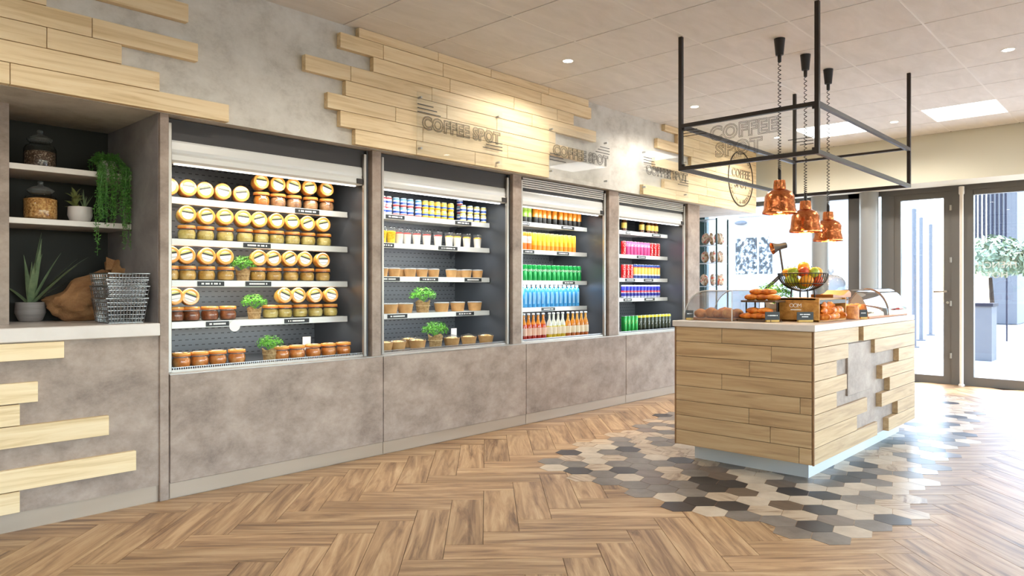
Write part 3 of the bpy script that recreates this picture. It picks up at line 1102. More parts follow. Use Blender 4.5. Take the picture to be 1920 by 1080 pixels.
# ------------------------------------------------------------------ cooler 2: pots, cups, bowls
def make_can(name, r, h, mat, logo=None, lidmat='steel', cat='can', logo_mat='white_ink', lsize=.022, lz=.6, vertical=False):
    o = obj(name, MB().lathe([(r * .82, 0), (r * .92, .004), (r, .012), (r, h - .014), (r * .84, h - .002)], 20), mat, smooth=True)
    tag(o, 'x', cat)
    obj('can_lid', MB().lathe([(r * .86, h - .003), (r * .86, h), (r * .8, h), (r * .78, h - .003)], 18), lidmat, o, smooth=True)
    if logo:
        me = text_mesh(logo, lsize, logo_mat)
        for v in me.vertices:      # wrap the print round the can, facing out of the cooler
            x, y = v.co.x, v.co.y
            if vertical:
                x, y = -y, x
            a = x / r
            v.co = (r * 1.012 * math.sin(a), -r * 1.012 * math.cos(a), h * lz + y)
        obj('print', me, parent=o, rot=(0, 0, R(-28)))
    return o


def pot_mat(name, base_, band, foot):
    return banded(name, [(0, srgb(*foot)), (.012, srgb(*base_)), (.018, srgb(44, 84, 176)), (.032, srgb(*base_)), (.046, srgb(*band)), (.056, srgb(*base_))], h=.07, rough=.3)


P1 = make_can('yogurt_pot', .0255, .066, pot_mat('red_white_pot', (240, 238, 240), (214, 60, 66), (236, 190, 196)), cat='pot', lidmat='alu_white')
P2 = make_can('yogurt_pot', .0255, .066, pot_mat('blue_white_pot', (240, 242, 246), (86, 172, 214), (220, 90, 84)), cat='pot', lidmat='ext_blue')
P3 = make_can('yogurt_pot', .0255, .066, pot_mat('yellow_pot', (246, 206, 66), (250, 224, 120), (232, 170, 30)), cat='pot', lidmat='alu_white')
P4 = make_can('yogurt_pot', .0255, .066, pot_mat('pale_yellow_pot', (240, 242, 240), (250, 222, 90), (232, 206, 96)), cat='pot', lidmat='ext_blue')
YP2 = SHY + .045
z = COOL[1]['z'][0] + .001
seq = [(717, P1, 'red and white'), (728, P1, 'red and white'), (742.5, P2, 'blue-lidded white'), (756, P2, 'blue-lidded white'), (769, P2, 'blue-lidded white'), (784, P2, 'blue-lidded white'),
       (797, P3, 'yellow'), (808.5, P3, 'yellow'), (820, P3, 'yellow'), (832, P3, 'yellow'), (845, P3, 'yellow'),
       (868, P4, 'yellow-banded white'), (881, P4, 'yellow-banded white'), (893.5, P4, 'yellow-banded white'), (906, P4, 'yellow-banded white')]
for i, (p, k, nm) in enumerate(seq):
    for lev in (0, 1):
        place(k, (wx(p, YP2), YP2, z + lev * .0665), (0, 0, random.uniform(0, 6)), '%s yogurt pot, %s pile along the top shelf, %s of the pile' % (nm, ORD[i], ('bottom', 'top')[lev]), 'yogurt pots')
for lev in range(3):
    place(P2, (wx(862, YP2 + .06), YP2 + .06, z + lev * .0665), (0, 0, 1), 'pale blue pot, %s of the tall pile behind the yogurt row' % ('bottom', 'middle', 'top')[lev], 'yogurt pots')


def make_cup(mat, topping, r=.034, h=.10):
    o = obj('dessert_cup', MB().lathe([(r * .74, 0), (r * .78, .003), (r * .96, h * .72), (r, h * .74)], 20), mat, smooth=True)
    tag(o, 'x', 'cup')
    obj('topping', MB().lathe([(r * .92, h * .66), (r * .95, h * .80), (r * .6, h * .84), (0, h * .85)], 18), topping, o, smooth=True)
    obj('clear_lid', MB().lathe([(r * .98, h * .73), (r * 1.04, h * .76), (r * 1.06, h * 1.04), (r * .98, h * 1.07), (0, h * 1.07)], 18), 'acrylic', o, smooth=True)
    return o


M['cream'] = plain('vanilla_cream', srgb(238, 232, 220), .4, coat=.3)
M['berry'] = noisy('berry_topping', [(.35, srgb(150, 26, 30)), (.6, srgb(206, 60, 56))], (70, 70, 70), rough=.3, mode='obj')
M['mango'] = noisy('mango_topping', [(.35, srgb(228, 150, 24)), (.6, srgb(246, 196, 56))], (70, 70, 70), rough=.3, mode='obj')
M['fruit_yellow'] = noisy('cut_pineapple', [(.35, srgb(232, 178, 20)), (.6, srgb(250, 222, 70))], (60, 60, 60), rough=.35, mode='obj', bump=.3)
CU = {'y': make_cup('fruit_yellow', 'fruit_yellow', .036, .108), 'r': make_cup('cream', 'berry'), 'm': make_cup('cream', 'mango')}
NMc = {'y': 'clear cup of yellow cut fruit', 'r': 'white dessert cup with red berry layer', 'm': 'white dessert cup with mango layer'}
z = COOL[1]['z'][1] + .001
YC = SHY + .05
for i, (p, k) in enumerate(((716, 'y'), (733, 'y'), (748, 'r'), (763, 'r'), (781, 'r'), (800, 'r'), (821, 'r'), (842, 'm'), (857, 'm'), (875, 'm'), (895, 'm'))):
    place(CU[k], (wx(p, YC), YC, z), (0, 0, 0), '%s, %s along the second shelf' % (NMc[k], ORD[i]), 'dessert cups')


def make_bowl(r, h, top=None):
    o = obj('kraft_bowl', MB().lathe([(r * .82, 0), (r * .84, .004), (r, h - .004), (r * 1.03, h), (r * .98, h), (r * .95, h - .012)], 26), 'kraft', smooth=True)
    tag(o, 'x', 'bowl')
    if top:
        obj('salad', MB().blob((0, 0, h - .012), (r * .93, r * .93, .022), 16, 6), top, o, smooth=True)
    obj('clear_lid', MB().lathe([(r * 1.02, h), (r * 1.04, h + .006), (r * .94, h + (.014 if top else .009)), (0, h + (.026 if top else .010))], 26), 'kraft_lid' if not top else 'acrylic', o, smooth=True)
    return o


M['salad'] = noisy('mixed_salad', [(.3, srgb(120, 80, 40)), (.45, srgb(206, 160, 80)), (.58, srgb(226, 206, 150)), (.72, srgb(150, 60, 30))], (60, 60, 60), 3, rough=.5, mode='obj', bump=.5)
B1, B2, B3 = make_bowl(.045, .056), make_bowl(.059, .066), make_bowl(.062, .06, 'salad')
z = COOL[1]['z'][2] + .001
for i, p in enumerate((716, 739, 769, 791, 813, 846, 874, 895)):
    place(B1, (wx(p, YC + .005), YC + .005, z), (0, 0, i), 'small lidded kraft pot, %s along the middle shelf' % ORD[i], 'small kraft pots')
for i, p in enumerate((752, 862)):
    place(B1, (wx(p, YC + .1), YC + .1, z), (0, 0, i), 'small kraft pot standing behind the %s of the row' % ('third' if i == 0 else 'gap'), 'small kraft pots')
z = COOL[1]['z'][3] + .001
for i, p in enumerate((731, 760, 828, 858, 890)):
    place(B2, (wx(p, YC + .02), YC + .02, z), (0, 0, i), 'wide lidded kraft bowl, %s along the shelf with the herb' % ORD[i], 'wide kraft bowls')
for i, p in enumerate((720, 745, 783, 847, 879, 911)):
    place(B3, (wx(p, YB + .05), YB + .05, DECK + .001), (0, 0, i), 'kraft salad bowl under clear lid, %s along the cooler floor' % ORD[i], 'kraft salad bowls')
place(B3, (wx(768, YB + .19), YB + .2, DECK + .001), (0, 0, 2), 'kraft salad bowl at the back behind the second front bowl', 'kraft salad bowls')


# ------------------------------------------------------------------ cooler 3 and 4: cans and bottles
def make_bottle(name, r, h, liquid, labelmat, capmat, shape='long', cat='bottle', glassy=True):
    body = [(r * .9, 0), (r, .006), (r, h * .5), (r * .86, h * .6), (r * .42, h * .74), (r * .38, h * .93), (r * .42, h * .95)]
    if shape == 'straight':
        body = [(r * .9, 0), (r, .006), (r, h * .8), (r * .62, h * .88), (r * .5, h * .92)]
    if glassy:
        o = obj(name, MB().lathe(body, 18), 'jar_glass', smooth=True)
        obj('drink', MB().lathe([(a * .93, b if i else .004) for i, (a, b) in enumerate(body[:-1])], 16), liquid, o, smooth=True)
    else:
        o = obj(name, MB().lathe(body, 18), liquid, smooth=True)
    tag(o, 'x', cat)
    rr = body[-1][0]
    obj('cap', MB().lathe([(rr * 1.15, h * .94), (rr * 1.15, h - .003), (rr * .9, h)], 14), capmat, o, smooth=True)
    if labelmat:
        obj('label', MB().lathe([(r * 1.01, h * .16), (r * 1.01, h * .44)], 18, cap=False), labelmat, o, smooth=True)
    return o


def liq(n, a):
    return plain(n, srgb(*a), .2, coat=.6)


M['juice_red'] = banded('juice_red_orange', [(0, srgb(196, 40, 20)), (.07, srgb(226, 84, 22)), (.13, srgb(244, 150, 32))], h=.25, rough=.2)
M['juice_yellow'] = banded('juice_pale', [(0, srgb(240, 200, 30)), (.07, srgb(246, 226, 110)), (.11, srgb(244, 244, 230))], h=.25, rough=.2)
M['juice_orange'] = banded('juice_orange', [(0, srgb(206, 104, 22)), (.10, srgb(238, 150, 34)), (.15, srgb(246, 176, 60))], h=.25, rough=.2)
M['pale_blue'] = plain('pale_blue_highlight', srgb(140, 196, 230), .4)
M['lab_cream'] = plain('cream_label', srgb(240, 226, 196), .5)
M['lab_pink'] = plain('pink_label', srgb(238, 196, 170), .5)
M['cap_white'] = plain('white_cap', srgb(236, 238, 238), .4)
M['beer'] = liq('amber_beer', (92, 46, 16))
M['lab_yellow'] = plain('yellow_label', srgb(226, 190, 80), .5)
C_lime = make_can('drink_can', .027, .163, banded('lime_can', [(0, srgb(34, 34, 30)), (.05, srgb(150, 196, 50)), (.11, srgb(196, 220, 110))], h=.165))
C_orange = make_can('drink_can', .027, .163, banded('orange_black_can', [(0, srgb(30, 26, 22)), (.055, srgb(236, 140, 30)), (.125, srgb(246, 176, 70))], h=.165))
C_fizz = make_can('drink_can', .027, .158, banded('orange_can', [(0, srgb(232, 112, 20)), (.05, srgb(240, 130, 34)), (.06, srgb(240, 200, 190)), (.12, srgb(240, 130, 34))], h=.16))
C_yellow = make_can('drink_can', .027, .158, banded('yellow_can', [(0, srgb(236, 142, 22)), (.045, srgb(244, 186, 36)), (.085, srgb(250, 208, 60))], h=.16))
C_green = make_can('drink_can', .027, .142, plain('green_can', srgb(20, 160, 74), .25, .3, coat=.3), 'Sprite', lsize=.034, lz=.66)
B_blue = make_bottle('water_bottle', .0275, .195, plain('blue_water_pack', srgb(60, 150, 208), .25, coat=.4), None, 'cap_white', 'straight', glassy=False)
obj('label', MB().box(-.009, .009, -.0288, -.0265, .03, .135), 'pale_blue', B_blue, rot=(0, 0, R(-28)))  # pale stripe paints in the bottle's vertical highlight
B_red = make_bottle('juice_bottle', .0285, .225, 'juice_red', 'lab_pink', 'cap_white')
B_pale = make_bottle('juice_bottle', .0285, .225, 'juice_yellow', 'lab_cream', 'cap_white')
B_or = make_bottle('juice_bottle', .0285, .225, 'juice_orange', 'lab_cream', 'cap_white')
B_beer = make_bottle('beer_bottle', .029, .2, 'beer', 'lab_yellow', 'gold')
C_red = make_can('drink_can', .027, .143, plain('red_can', srgb(206, 28, 30), .25, .3, coat=.3), 'Coca-Cola', lsize=.03, lz=.52, vertical=True)
C_pink = make_can('drink_can', .027, .143, banded('pink_can', [(0, srgb(196, 60, 130)), (.085, srgb(226, 120, 170)), (.125, srgb(206, 60, 120))], h=.145), 'Cola', lsize=.032, lz=.72)
C_ice = make_can('drink_can', .027, .148, banded('yellow_blue_can', [(0, srgb(40, 66, 140)), (.03, srgb(226, 226, 220)), (.045, srgb(240, 196, 90)), (.11, srgb(230, 120, 60)), (.12, srgb(40, 66, 140))], h=.15))
C_bull = make_can('drink_can', .027, .135, banded('blue_silver_can', [(0, srgb(176, 182, 200)), (.02, srgb(36, 40, 150)), (.05, srgb(190, 196, 214)), (.058, srgb(214, 50, 70)), (.075, srgb(40, 44, 170)), (.12, srgb(190, 196, 214))], h=.135))
C_seven = make_can('drink_can', .028, .160, plain('bright_green_can', srgb(40, 170, 70), .25, .3, coat=.3), '7', lsize=.05, lz=.6, logo_mat='berry')
C_dark = make_can('drink_can', .028, .160, banded('black_yellow_can', [(0, srgb(30, 34, 26)), (.025, srgb(58, 66, 44)), (.135, srgb(224, 214, 60))], h=.16), '7', lsize=.055, lz=.5)
YK = SHY + .045
rows = [
    (2, 0, [(983, C_lime, 'lime green'), (991, C_lime, 'lime green')] + [(p, C_orange, 'orange and black') for p in (1003, 1010.5, 1019, 1028, 1039, 1050, 1059, 1067.5, 1076, 1084.5)]),
    (2, 1, [(982, C_fizz, 'orange'), (991, C_fizz, 'orange')] + [(p, C_yellow, 'yellow') for p in (1001, 1010, 1018, 1026, 1034, 1042, 1050.5, 1059, 1067, 1074.5)]),
    (2, 2, [(p, C_green, 'green') for p in (983, 992, 1001, 1010, 1019, 1028, 1037, 1045, 1053, 1061, 1069, 1077, 1084.5)]),
    (2, 3, [(p, B_blue, 'blue') for p in (983, 991.5, 1000, 1008.5, 1017, 1025.5, 1034, 1042, 1050, 1058, 1066, 1073.5, 1081)]),
    (2, 4, [(p, B_red, 'red-orange') for p in (982, 991, 1000, 1009, 1018.5)] + [(p, B_pale, 'pale yellow') for p in (1030, 1038, 1046.5, 1055)] + [(p, B_or, 'amber') for p in (1065, 1074, 1082, 1090, 1098)]),
    (3, 0, [(1170, B_beer, 'brown'), (1203, B_beer, 'brown'), (1215, B_beer, 'brown'), (1222, B_beer, 'brown'), (1229, B_beer, 'brown')]),
    (3, 1, [(1169, C_red, 'red')] + [(p, C_pink, 'pink') for p in (1176, 1182.5, 1189, 1195, 1201.5, 1208, 1214)] + [(1220.5, C_red, 'red'), (1227, C_red, 'red'), (1233, C_red, 'red')]),
    (3, 2, [(p, C_red, 'red') for p in (1169, 1176, 1182.5)] + [(p, C_ice, 'blue and yellow') for p in (1190, 1196.5, 1203, 1209, 1215.5, 1221.5, 1227.5, 1233)]),
    (3, 3, [(p, C_bull, 'blue and silver') for p in (1169, 1176, 1182.5, 1189, 1195.5, 1202, 1208, 1214.5, 1221, 1227, 1233)]),
    (3, 4, [(p, C_seven, 'bright green') for p in (1170, 1177, 1184, 1191)] + [(p, C_dark, 'black and yellow') for p in (1199, 1206.5, 1214, 1221, 1228, 1234.5, 1241, 1247, 1253)]),
]
DR = {2: 'drinks cooler beside the yogurts', 3: 'furthest cooler'}
for ci, si, items in rows:
    for i, (p, k, nm) in enumerate(items):
        Y = YK if si < 4 else YB + .02
        z = COOL[ci]['z'][si] + .001 if si < 4 else DECK + .001
        X = min(wx(p, Y), COOL[ci]['x1'] - .05)
        kind = 'bottle' if 'bottle' in k.name else 'can'
        place(k, (X, Y, z), (0, 0, random.uniform(-.3, .3)), '%s %s, %s along the %s shelf of the %s' % (nm, kind, ORD[i], SHN[si], DR[ci]), '%s drinks, %s shelf' % (nm, SHN[si]))

# ------------------------------------------------------------------ acrylic signs on the cladding
YS = YP - .025


def wall_sign(px0, px1, z0, z1, label, lines_top_left, size):
    x0, x1 = wx(px0, YS), wx(px1, YS)
    w, h = x1 - x0, z1 - z0
    t = thing('acrylic_sign', label, 'sign', ((x0 + x1) / 2, YS, z0), group='coffee spot signs on the cladding')
    obj('acrylic_sheet', MB().box(-w / 2, w / 2, -.004, .004, 0, h), 'acrylic', t)
    k_prev = {}
    for off in (.0, size * .055):
        for wd, cx_, ww in (('COFFEE', -.183, .525), ('SPOT', .298, .335)):
            cx_ *= w
            me = text_mesh(wd, size, 'ink', outline=.0016, offset=off, spacing=1.08)
            xs = [v.co.x for v in me.vertices]
            k_ = ww * w / (max(xs) - min(xs) - (0 if off == 0 else 2 * off)) if off == 0 else k_prev[wd]
            k_prev[wd] = k_
            for v in me.vertices:
                v.co.x = (v.co.x - (max(xs) + min(xs)) / 2) * k_
            obj('lettering', me, parent=t, loc=(cx_, -.006, h * .5), rot=(PI / 2, 0, 0))
    for sx, sz in ((-1, 0), (1, 0), (-1, 1), (1, 1)):
        obj('stud', MB().lathe([(0, -.03), (.008, -.03), (.008, .006), (0, .006)], 12), 'steel', t, loc=(sx * (w / 2 - .035), 0, .035 if sz == 0 else h - .035), rot=(PI / 2, 0, 0))
    for k in range(3):
        ll = w * (.17 + .04 * k)
        dz = .075 + .026 * k
        a = -1 if lines_top_left else 1
        for s_, zz, l2 in ((a, h - dz - .01, ll), (-a, dz + .052, w * (.25 - .04 * k))):
            xa, xb = sorted((s_ * w / 2, s_ * (w / 2 - l2)))
            obj('stripe', MB().box(xa, xb, -.0062, -.0045, zz - .003, zz + .003), 'ink', t)
    return t


wall_sign(782, 941, 2.04, 2.46, 'clear acrylic COFFEE SPOT sign wholly on oak cladding, nearest the jar cooler', True, .118)
wall_sign(1030, 1142, 2.05, 2.468, 'clear acrylic COFFEE SPOT sign half on bare concrete', False, .118)
wall_sign(1206, 1290, 2.062, 2.472, 'clear acrylic COFFEE SPOT sign nearest the hanging black frame', True, .118)
# round emblem at the end of the cladding
ex0, ex1 = wx(1363, YP), wx(1412.5, YP)
er = min((ex1 - ex0) / 2, .33)
em = thing('round_emblem', 'round coffee spot emblem printed at the end of the oak cladding', 'emblem', (8.15, YP - .004, 2.412))
for r0 in (er, er * .965):
    obj('ring', MB().tube([(r0 * math.cos(q * PI / 36), 0, r0 * math.sin(q * PI / 36)) for q in range(72)], .0032, 4, True), 'ink', em)
obj('emblem_lettering', text_mesh('COFFEE', .135, 'ink', outline=.0022, spacing=1.05), parent=em, loc=(0, 0, .055), rot=(PI / 2, 0, 0))
obj('emblem_lettering', text_mesh('SPOT', .135, 'ink', outline=.0022, spacing=1.05), parent=em, loc=(0, 0, -.07), rot=(PI / 2, 0, 0))
for s, a0, a1, flip in (('QUALITY & PRODUCTS', 205, 335, True), ('COFFEE SPOT', 145, 35, False)):
    for i, ch in enumerate(s):
        if ch == ' ':
            continue
        a = R(a0 + (a1 - a0) * i / (len(s) - 1))
        rr = er * .85
        rot = a + PI / 2 if flip else a - PI / 2
        me = text_mesh(ch, .062, 'ink')
        obj('emblem_letter', me, parent=em, loc=(rr * math.cos(a), 0, rr * math.sin(a)), rot=(PI / 2, -rot, 0))

# ------------------------------------------------------------------ island
IX0, IX1, IY0, IY1, IZ0, IZ1 = 4.105, 6.13, 1.505, 2.385, .112, .867
isl = thing('serving_island', 'oak-clad serving island with pale worktop and pastries on it', 'island', ((IX0 + IX1) / 2, (IY0 + IY1) / 2, 0))
io = -Vector(isl.location)


def ipart(name, mb, mat, **k):
    o = obj(name, mb, mat, isl, **k)
    o.location = Vector(o.location) + io
    return o


ipart('body', MB().box(IX0 + .02, IX1 - .02, IY0 + .02, IY1 - .02, IZ0, IZ1), 'concrete_dark')
ipart('plinth', MB().box(IX0 + .15, IX1 - .03, IY0 + .085, IY1 - .06, 0, IZ0), 'alu_white')
HRW = (IZ1 - IZ0) / 8
front = [[1353], [1446], [1405], [1353], [1500], [1404], [1444], [1498]]
for k, seams in enumerate(front):
    z1 = IZ1 - k * HRW
    ys = [IY1 - .008] + [wy(p, IX0) for p in seams] + [IY0 + .010]
    for a, b in zip(ys, ys[1:]):
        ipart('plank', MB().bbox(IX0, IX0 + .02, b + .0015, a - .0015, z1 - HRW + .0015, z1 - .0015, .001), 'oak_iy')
for y in (IY0 - .001, IY1 - .008):
    ipart('corner_trim', MB().box(IX0 - .0005, IX0 + .012, y, y + .009, IZ0, IZ1), 'oak_edge')
lend = [1610, 1591, 1569, 1588, 1569, 1626, 1607, 1645]
rbeg = [1620, 1641, 1686, 1655, 1669, 1654, 1684, 1667]
for k in range(8):
    z1 = IZ1 - k * HRW
    xa = wx(lend[k], IY0)
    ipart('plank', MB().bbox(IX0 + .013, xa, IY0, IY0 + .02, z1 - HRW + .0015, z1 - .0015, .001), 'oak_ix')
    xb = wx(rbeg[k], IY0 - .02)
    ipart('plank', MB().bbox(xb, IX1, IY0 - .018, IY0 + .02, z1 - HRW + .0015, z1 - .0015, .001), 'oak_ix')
dx0, dx1 = wx(1592, IY0), wx(1635, IY0)
d_ = ipart('cabinet_door', MB().bbox(dx0, dx1, IY0 + .006, IY0 + .02, .44, .765, .002), 'concrete_dark')
tag(obj('worktop', MB().bbox(IX0 - .012, IX1 + .015, IY0 - .012, IY1 + .012, IZ1, .905, .003), 'counter_white'), 'pale slab worktop on the oak-clad island', 'worktop')
IT = .906

# ------------------------------------------------------------------ hanging frame with lettered pane
FX0, FX1, FY0, FY1 = 4.27, 6.2, 1.545, 2.435
zU, zL = 2.19, 1.907
fr_t = thing('hanging_frame', 'black square-tube frame hung from the ceiling over the island', 'sign frame', ((FX0 + FX1) / 2, (FY0 + FY1) / 2, zL))
fo = -Vector(fr_t.location)
b_ = .0125


def fpart(name, mb, mat, loc=(0, 0, 0), rot=(0, 0, 0)):
    return obj(name, mb, mat, fr_t, Vector(loc) + fo, rot)


for x, y in ((FX0, FY0), (FX0, FY1), (FX1, FY0), (FX1, FY1)):
    fpart('upright', MB().box(x - b_, x + b_, y - b_, y + b_, zL - b_, ZC), 'black_metal')
for z_ in (zU, zL):
    for y in (FY0, FY1):
        fpart('side_rail', MB().box(FX0 + b_, FX1 - b_, y - b_, y + b_, z_ - b_, z_ + b_), 'black_metal')
    fpart('cross_rail', MB().box(FX0 - b_, FX0 + b_, FY0 + b_, FY1 - b_, z_ - b_, z_ + b_), 'black_metal')
fpart('cross_rail', MB().box(FX1 - b_, FX1 + b_, FY0 + b_, FY1 - b_, zU - .0, zU + .018), 'black_metal')
fpart('cross_rail', MB().box(FX1 - b_, FX1 + b_, FY0 + b_, FY1 - b_, zL - b_, zL + b_), 'black_metal')
pn = fpart('lettered_pane', MB().box(FX0 - .003, FX0 + .003, FY0 + b_, FY1 - b_, zL + b_, zU - b_), 'pane')
for s, z_, y in (('COFFEE', zL + .195, 2.0), ('SPOT', zL + .085, 2.03)):
    for off in (0, .0065):
        fpart('pane_lettering', text_mesh(s, .118, 'ink', outline=.0012, offset=off, spacing=1.12), None, (FX0 - .005, y, z_), (PI / 2, 0, -PI / 2))
for k in range(3):
    l1, l2 = .10 + .035 * (k), .15 - .035 * k
    fpart('pane_stripe', MB().box(FX0 - .005, FX0 - .003, FY1 - .02 - l1, FY1 - .02, zU - .035 - .019 * k, zU - .031 - .019 * k), 'ink')
    fpart('pane_stripe', MB().box(FX0 - .005, FX0 - .003, FY0 + .02, FY0 + .02 + l2, zL + .088 - .019 * k, zL + .092 - .019 * k), 'ink')
for y in (FY0 + .02, FY1 - .02):
    for z_ in (zU - .02, zL + .02):
        fpart('clamp', MB().box(FX0 - .008, FX0 + .008, y - .008, y + .008, z_ - .008, z_ + .008), 'black_metal')


# ------------------------------------------------------------------ copper heat lamps
def heat_lamp(x, y, zb, label, zc):
    t = thing('heat_lamp', label, 'lamp', (x, y, zb), group='copper heat lamps')
    H = .225
    sh = [(.110, 0), (.111, .012), (.102, .03), (.098, .075), (.094, .115), (.078, .142), (.052, .156), (.041, .162), (.039, .20), (.036, .222), (.022, .226), (0, .226)]
    inner = [(r * .95, z - (.004 if i > 1 else -.001)) for i, (r, z) in enumerate(sh[:8])]
    obj('shade', MB().lathe(sh + [], 36, cap=False), 'copper', t, smooth=True)
    obj('shade_lining', MB().lathe(inner, 32, cap=False), 'copper', t, smooth=True)
    obj('bulb', MB().blob((0, 0, .05), (.038, .038, .045), 16, 10), 'bulb', t, smooth=True)
    obj('socket', MB().lathe([(.025, .085), (.025, .15), (.02, .16)], 14), 'black', t, smooth=True)
    top = ZC - zb
    obj('sleeve', MB().lathe([(.011, .22), (.011, .22 + zc), (.007, .225 + zc)], 12), 'black', t, smooth=True)
    n = 34
    cz0, cz1 = .225 + zc, top - .15
    pts = []
    for q in range(n * 8 + 1):
        f_ = q / (n * 8)
        # turns crowd towards the lower end
        zz = cz0 + (cz1 - cz0) * (f_ ** 1.35)
        pts.append((.0095 * math.cos(q * PI / 4), .0095 * math.sin(q * PI / 4), zz))
    obj('coiled_cord', MB().tube(pts, .0027, 5), 'black', t, smooth=True)
    obj('ceiling_cup', MB().lathe([(.008, top - .16), (.012, top - .155), (.013, top - .115), (.026, top - .11), (.036, top - .001), (.030, top)], 20), 'black', t, smooth=True)
    l = bpy.data.lights.new('heat_light', 'SPOT')
    l.energy = 20
    l.color = (1, .66, .34)
    l.spot_size = R(120)
    l.spot_blend = .6
    l.shadow_soft_size = .04
    lo = bpy.data.objects.new('heat_light', l)
    col.objects.link(lo)
    lo.parent = t
    lo.location = (0, 0, -.005)


heat_lamp(4.745, 1.965, 1.612, 'copper heat lamp on the coiled cord, nearest the lettered pane', .07)
heat_lamp(5.20, 1.965, 1.513, 'copper heat lamp hanging in the middle of the three', .05)
heat_lamp(5.67, 1.97, 1.472, 'copper heat lamp hanging furthest from the lettered pane', .05)

# ------------------------------------------------------------------ ceiling downlights
DL = [(4.15, 3.3, 'above the second cooler'), (6.0, 3.28, 'above the furthest cooler'), (6.06, .88, 'over the floor by the windows'), (7.93, 2.11, 'between the square light panels'),
      (7.87, 3.28, 'close to the emblem on the cladding')]
DLX = [(2.3, 2.7), (.45, 2.7), (2.3, 1.5), (2.3, -.3), (4.15, -.3), (6.0, -1.5), (.45, 1.5), (-1.2, 2.5), (.45, -.9), (4.15, -2.0), (-1.2, .5)]
for x, y, lb in DL + [(a, b, 'out of the picture, %s of the unseen ones' % ORD[q]) for q, (a, b) in enumerate(DLX)]:
    t = thing('downlight', 'small round recessed downlight ' + lb, 'downlight', (x, y, ZC), group='ceiling downlights')
    obj('trim_ring', MB().lathe([(.034, -.001), (.046, -.003), (.048, 0), (.046, .002)], 22), 'ceil_bar', t, smooth=True)
    obj('lens', MB().lathe([(0, -.0015), (.035, -.0015), (.035, 0)], 20), 'downlight', t)
    l = bpy.data.lights.new('downlight_beam', 'SPOT')
    l.energy = 62 if (x, y, lb) in DL else 34
    l.color = (1, .93, .84)
    l.spot_size = R(158)
    l.spot_blend = .45
    l.shadow_soft_size = .05
    lo = bpy.data.objects.new('downlight_beam', l)
    col.objects.link(lo)
    lo.parent = t
    lo.location = (0, 0, -.006)

# ------------------------------------------------------------------ niche: jars, plants, sack, baskets
def candy_jar(name, label, loc, fill, fh, r=.075, h=.135):
    t = thing(name, label, 'jar', loc)
    obj('glass_body', MB().lathe([(r * .86, 0), (r * .95, .004), (r, h * .2), (r, h * .72), (r * .86, h * .88), (r * .62, h * .95), (r * .6, h)], 32, rib=-.035), 'jar_glass', t, smooth=True)
    obj('contents', MB().lathe([(r * .82, .006), (r * .93, .012), (r * .95, h * .2), (r * .95, h * fh), (r * .6, h * fh + .008), (0, h * fh + .01)], 26), fill, t, smooth=True)
    l = obj('lid', MB().lathe([(r * .56, h - .004), (r * .66, h), (r * .82, h + .012), (r * .8, h + .02), (r * .5, h + .034), (r * .2, h + .042), (r * .12, h + .05)], 26), 'cover_glass', t, smooth=True)
    obj('knob', MB().blob((0, 0, h + .058), (r * .2, r * .2, .011), 12, 8), 'cover_glass', l, smooth=True)
    return t


candy_jar('glass_jar', 'ribbed glass jar of dark seeds on the upper niche shelf', (wx(75, 4.40), 4.40, 1.744), 'seeds', .62)
candy_jar('glass_jar', 'ribbed glass jar of granola on the lower niche shelf', (wx(76, 4.40), 4.40, 1.471), 'granola', .78, .079, .14)


def pot(t, r, h, mat, taper=.78):
    obj('pot', MB().lathe([(r * taper, 0), (r * (taper + .1), .006), (r * 1.0, h * .45), (r * .96, h), (r * .88, h), (r * .86, h - .012)], 28), mat, t, smooth=True)
    obj('soil', MB().lathe([(r * .87, h - .016), (0, h - .012)], 20), 'soil', t)


def leaf_blade(L, w, bend, az, tilt, th=.16, n=9):
    """thick tapering leaf that leaves the base at tilt from the vertical and bends outwards"""
    mb = MB()
    vs, fs = [], []
    p = Vector((0, 0, 0))
    for i in range(n + 1):
        s_ = i / n
        a = tilt + bend * s_ * s_
        d = Vector((math.sin(a) * math.cos(az), math.sin(a) * math.sin(az), math.cos(a)))
        side = Vector((-math.sin(az), math.cos(az), 0))
        nrm = side.cross(d)
        ww = w * (1 - s_ ** 1.6) * (.75 + .5 * s_ * (1 - s_) * 2) + .0006
        t_ = ww * th * 2
        vs += [p - side * ww, p + nrm * t_ * .9, p + side * ww, p + nrm * -t_ * .3]
        p = p + d * (L / n)
    for i in range(n):
        for k in range(4):
            k2 = (k + 1) % 4
            fs.append((i * 4 + k, i * 4 + k2, (i + 1) * 4 + k2, (i + 1) * 4 + k))
    fs.append((0, 1, 2, 3))
    fs.append(tuple(n * 4 + k for k in range(4)))
    return mb.add(vs, fs)


AX, AY = wf(57, 603, .932)
al = thing('potted_aloe', 'spiky aloe plant in a grey pot on the niche worktop', 'plant', (AX, AY, .9325))
pot(al, .072, .105, 'pot_grey', .66)
ang = -PI / 2 + AZ - R(43)   # towards the right-hand side as seen from the room
right = math.atan2(RD[1], RD[0])
for L, w, bend, off, tilt in ((.40, .024, .12, 10, 6), (.37, .022, -.1, -20, 15), (.30, .017, .2, -30, 20), (.33, .017, .15, 0, 28), (.34, .016, .2, 20, 38), (.28, .018, .4, -50, 30),
                              (.40, .015, .3, 5, 44), (.24, .02, .75, 178, 48), (.26, .016, .3, 120, 18), (.24, .014, .3, 40, 50), (.28, .017, .2, -80, 12), (.36, .016, .2, -10, 50)):
    obj('leaf', leaf_blade(L, w, bend, right + R(off), R(tilt)), 'aloe', al, loc=(0, 0, .088), smooth=True)

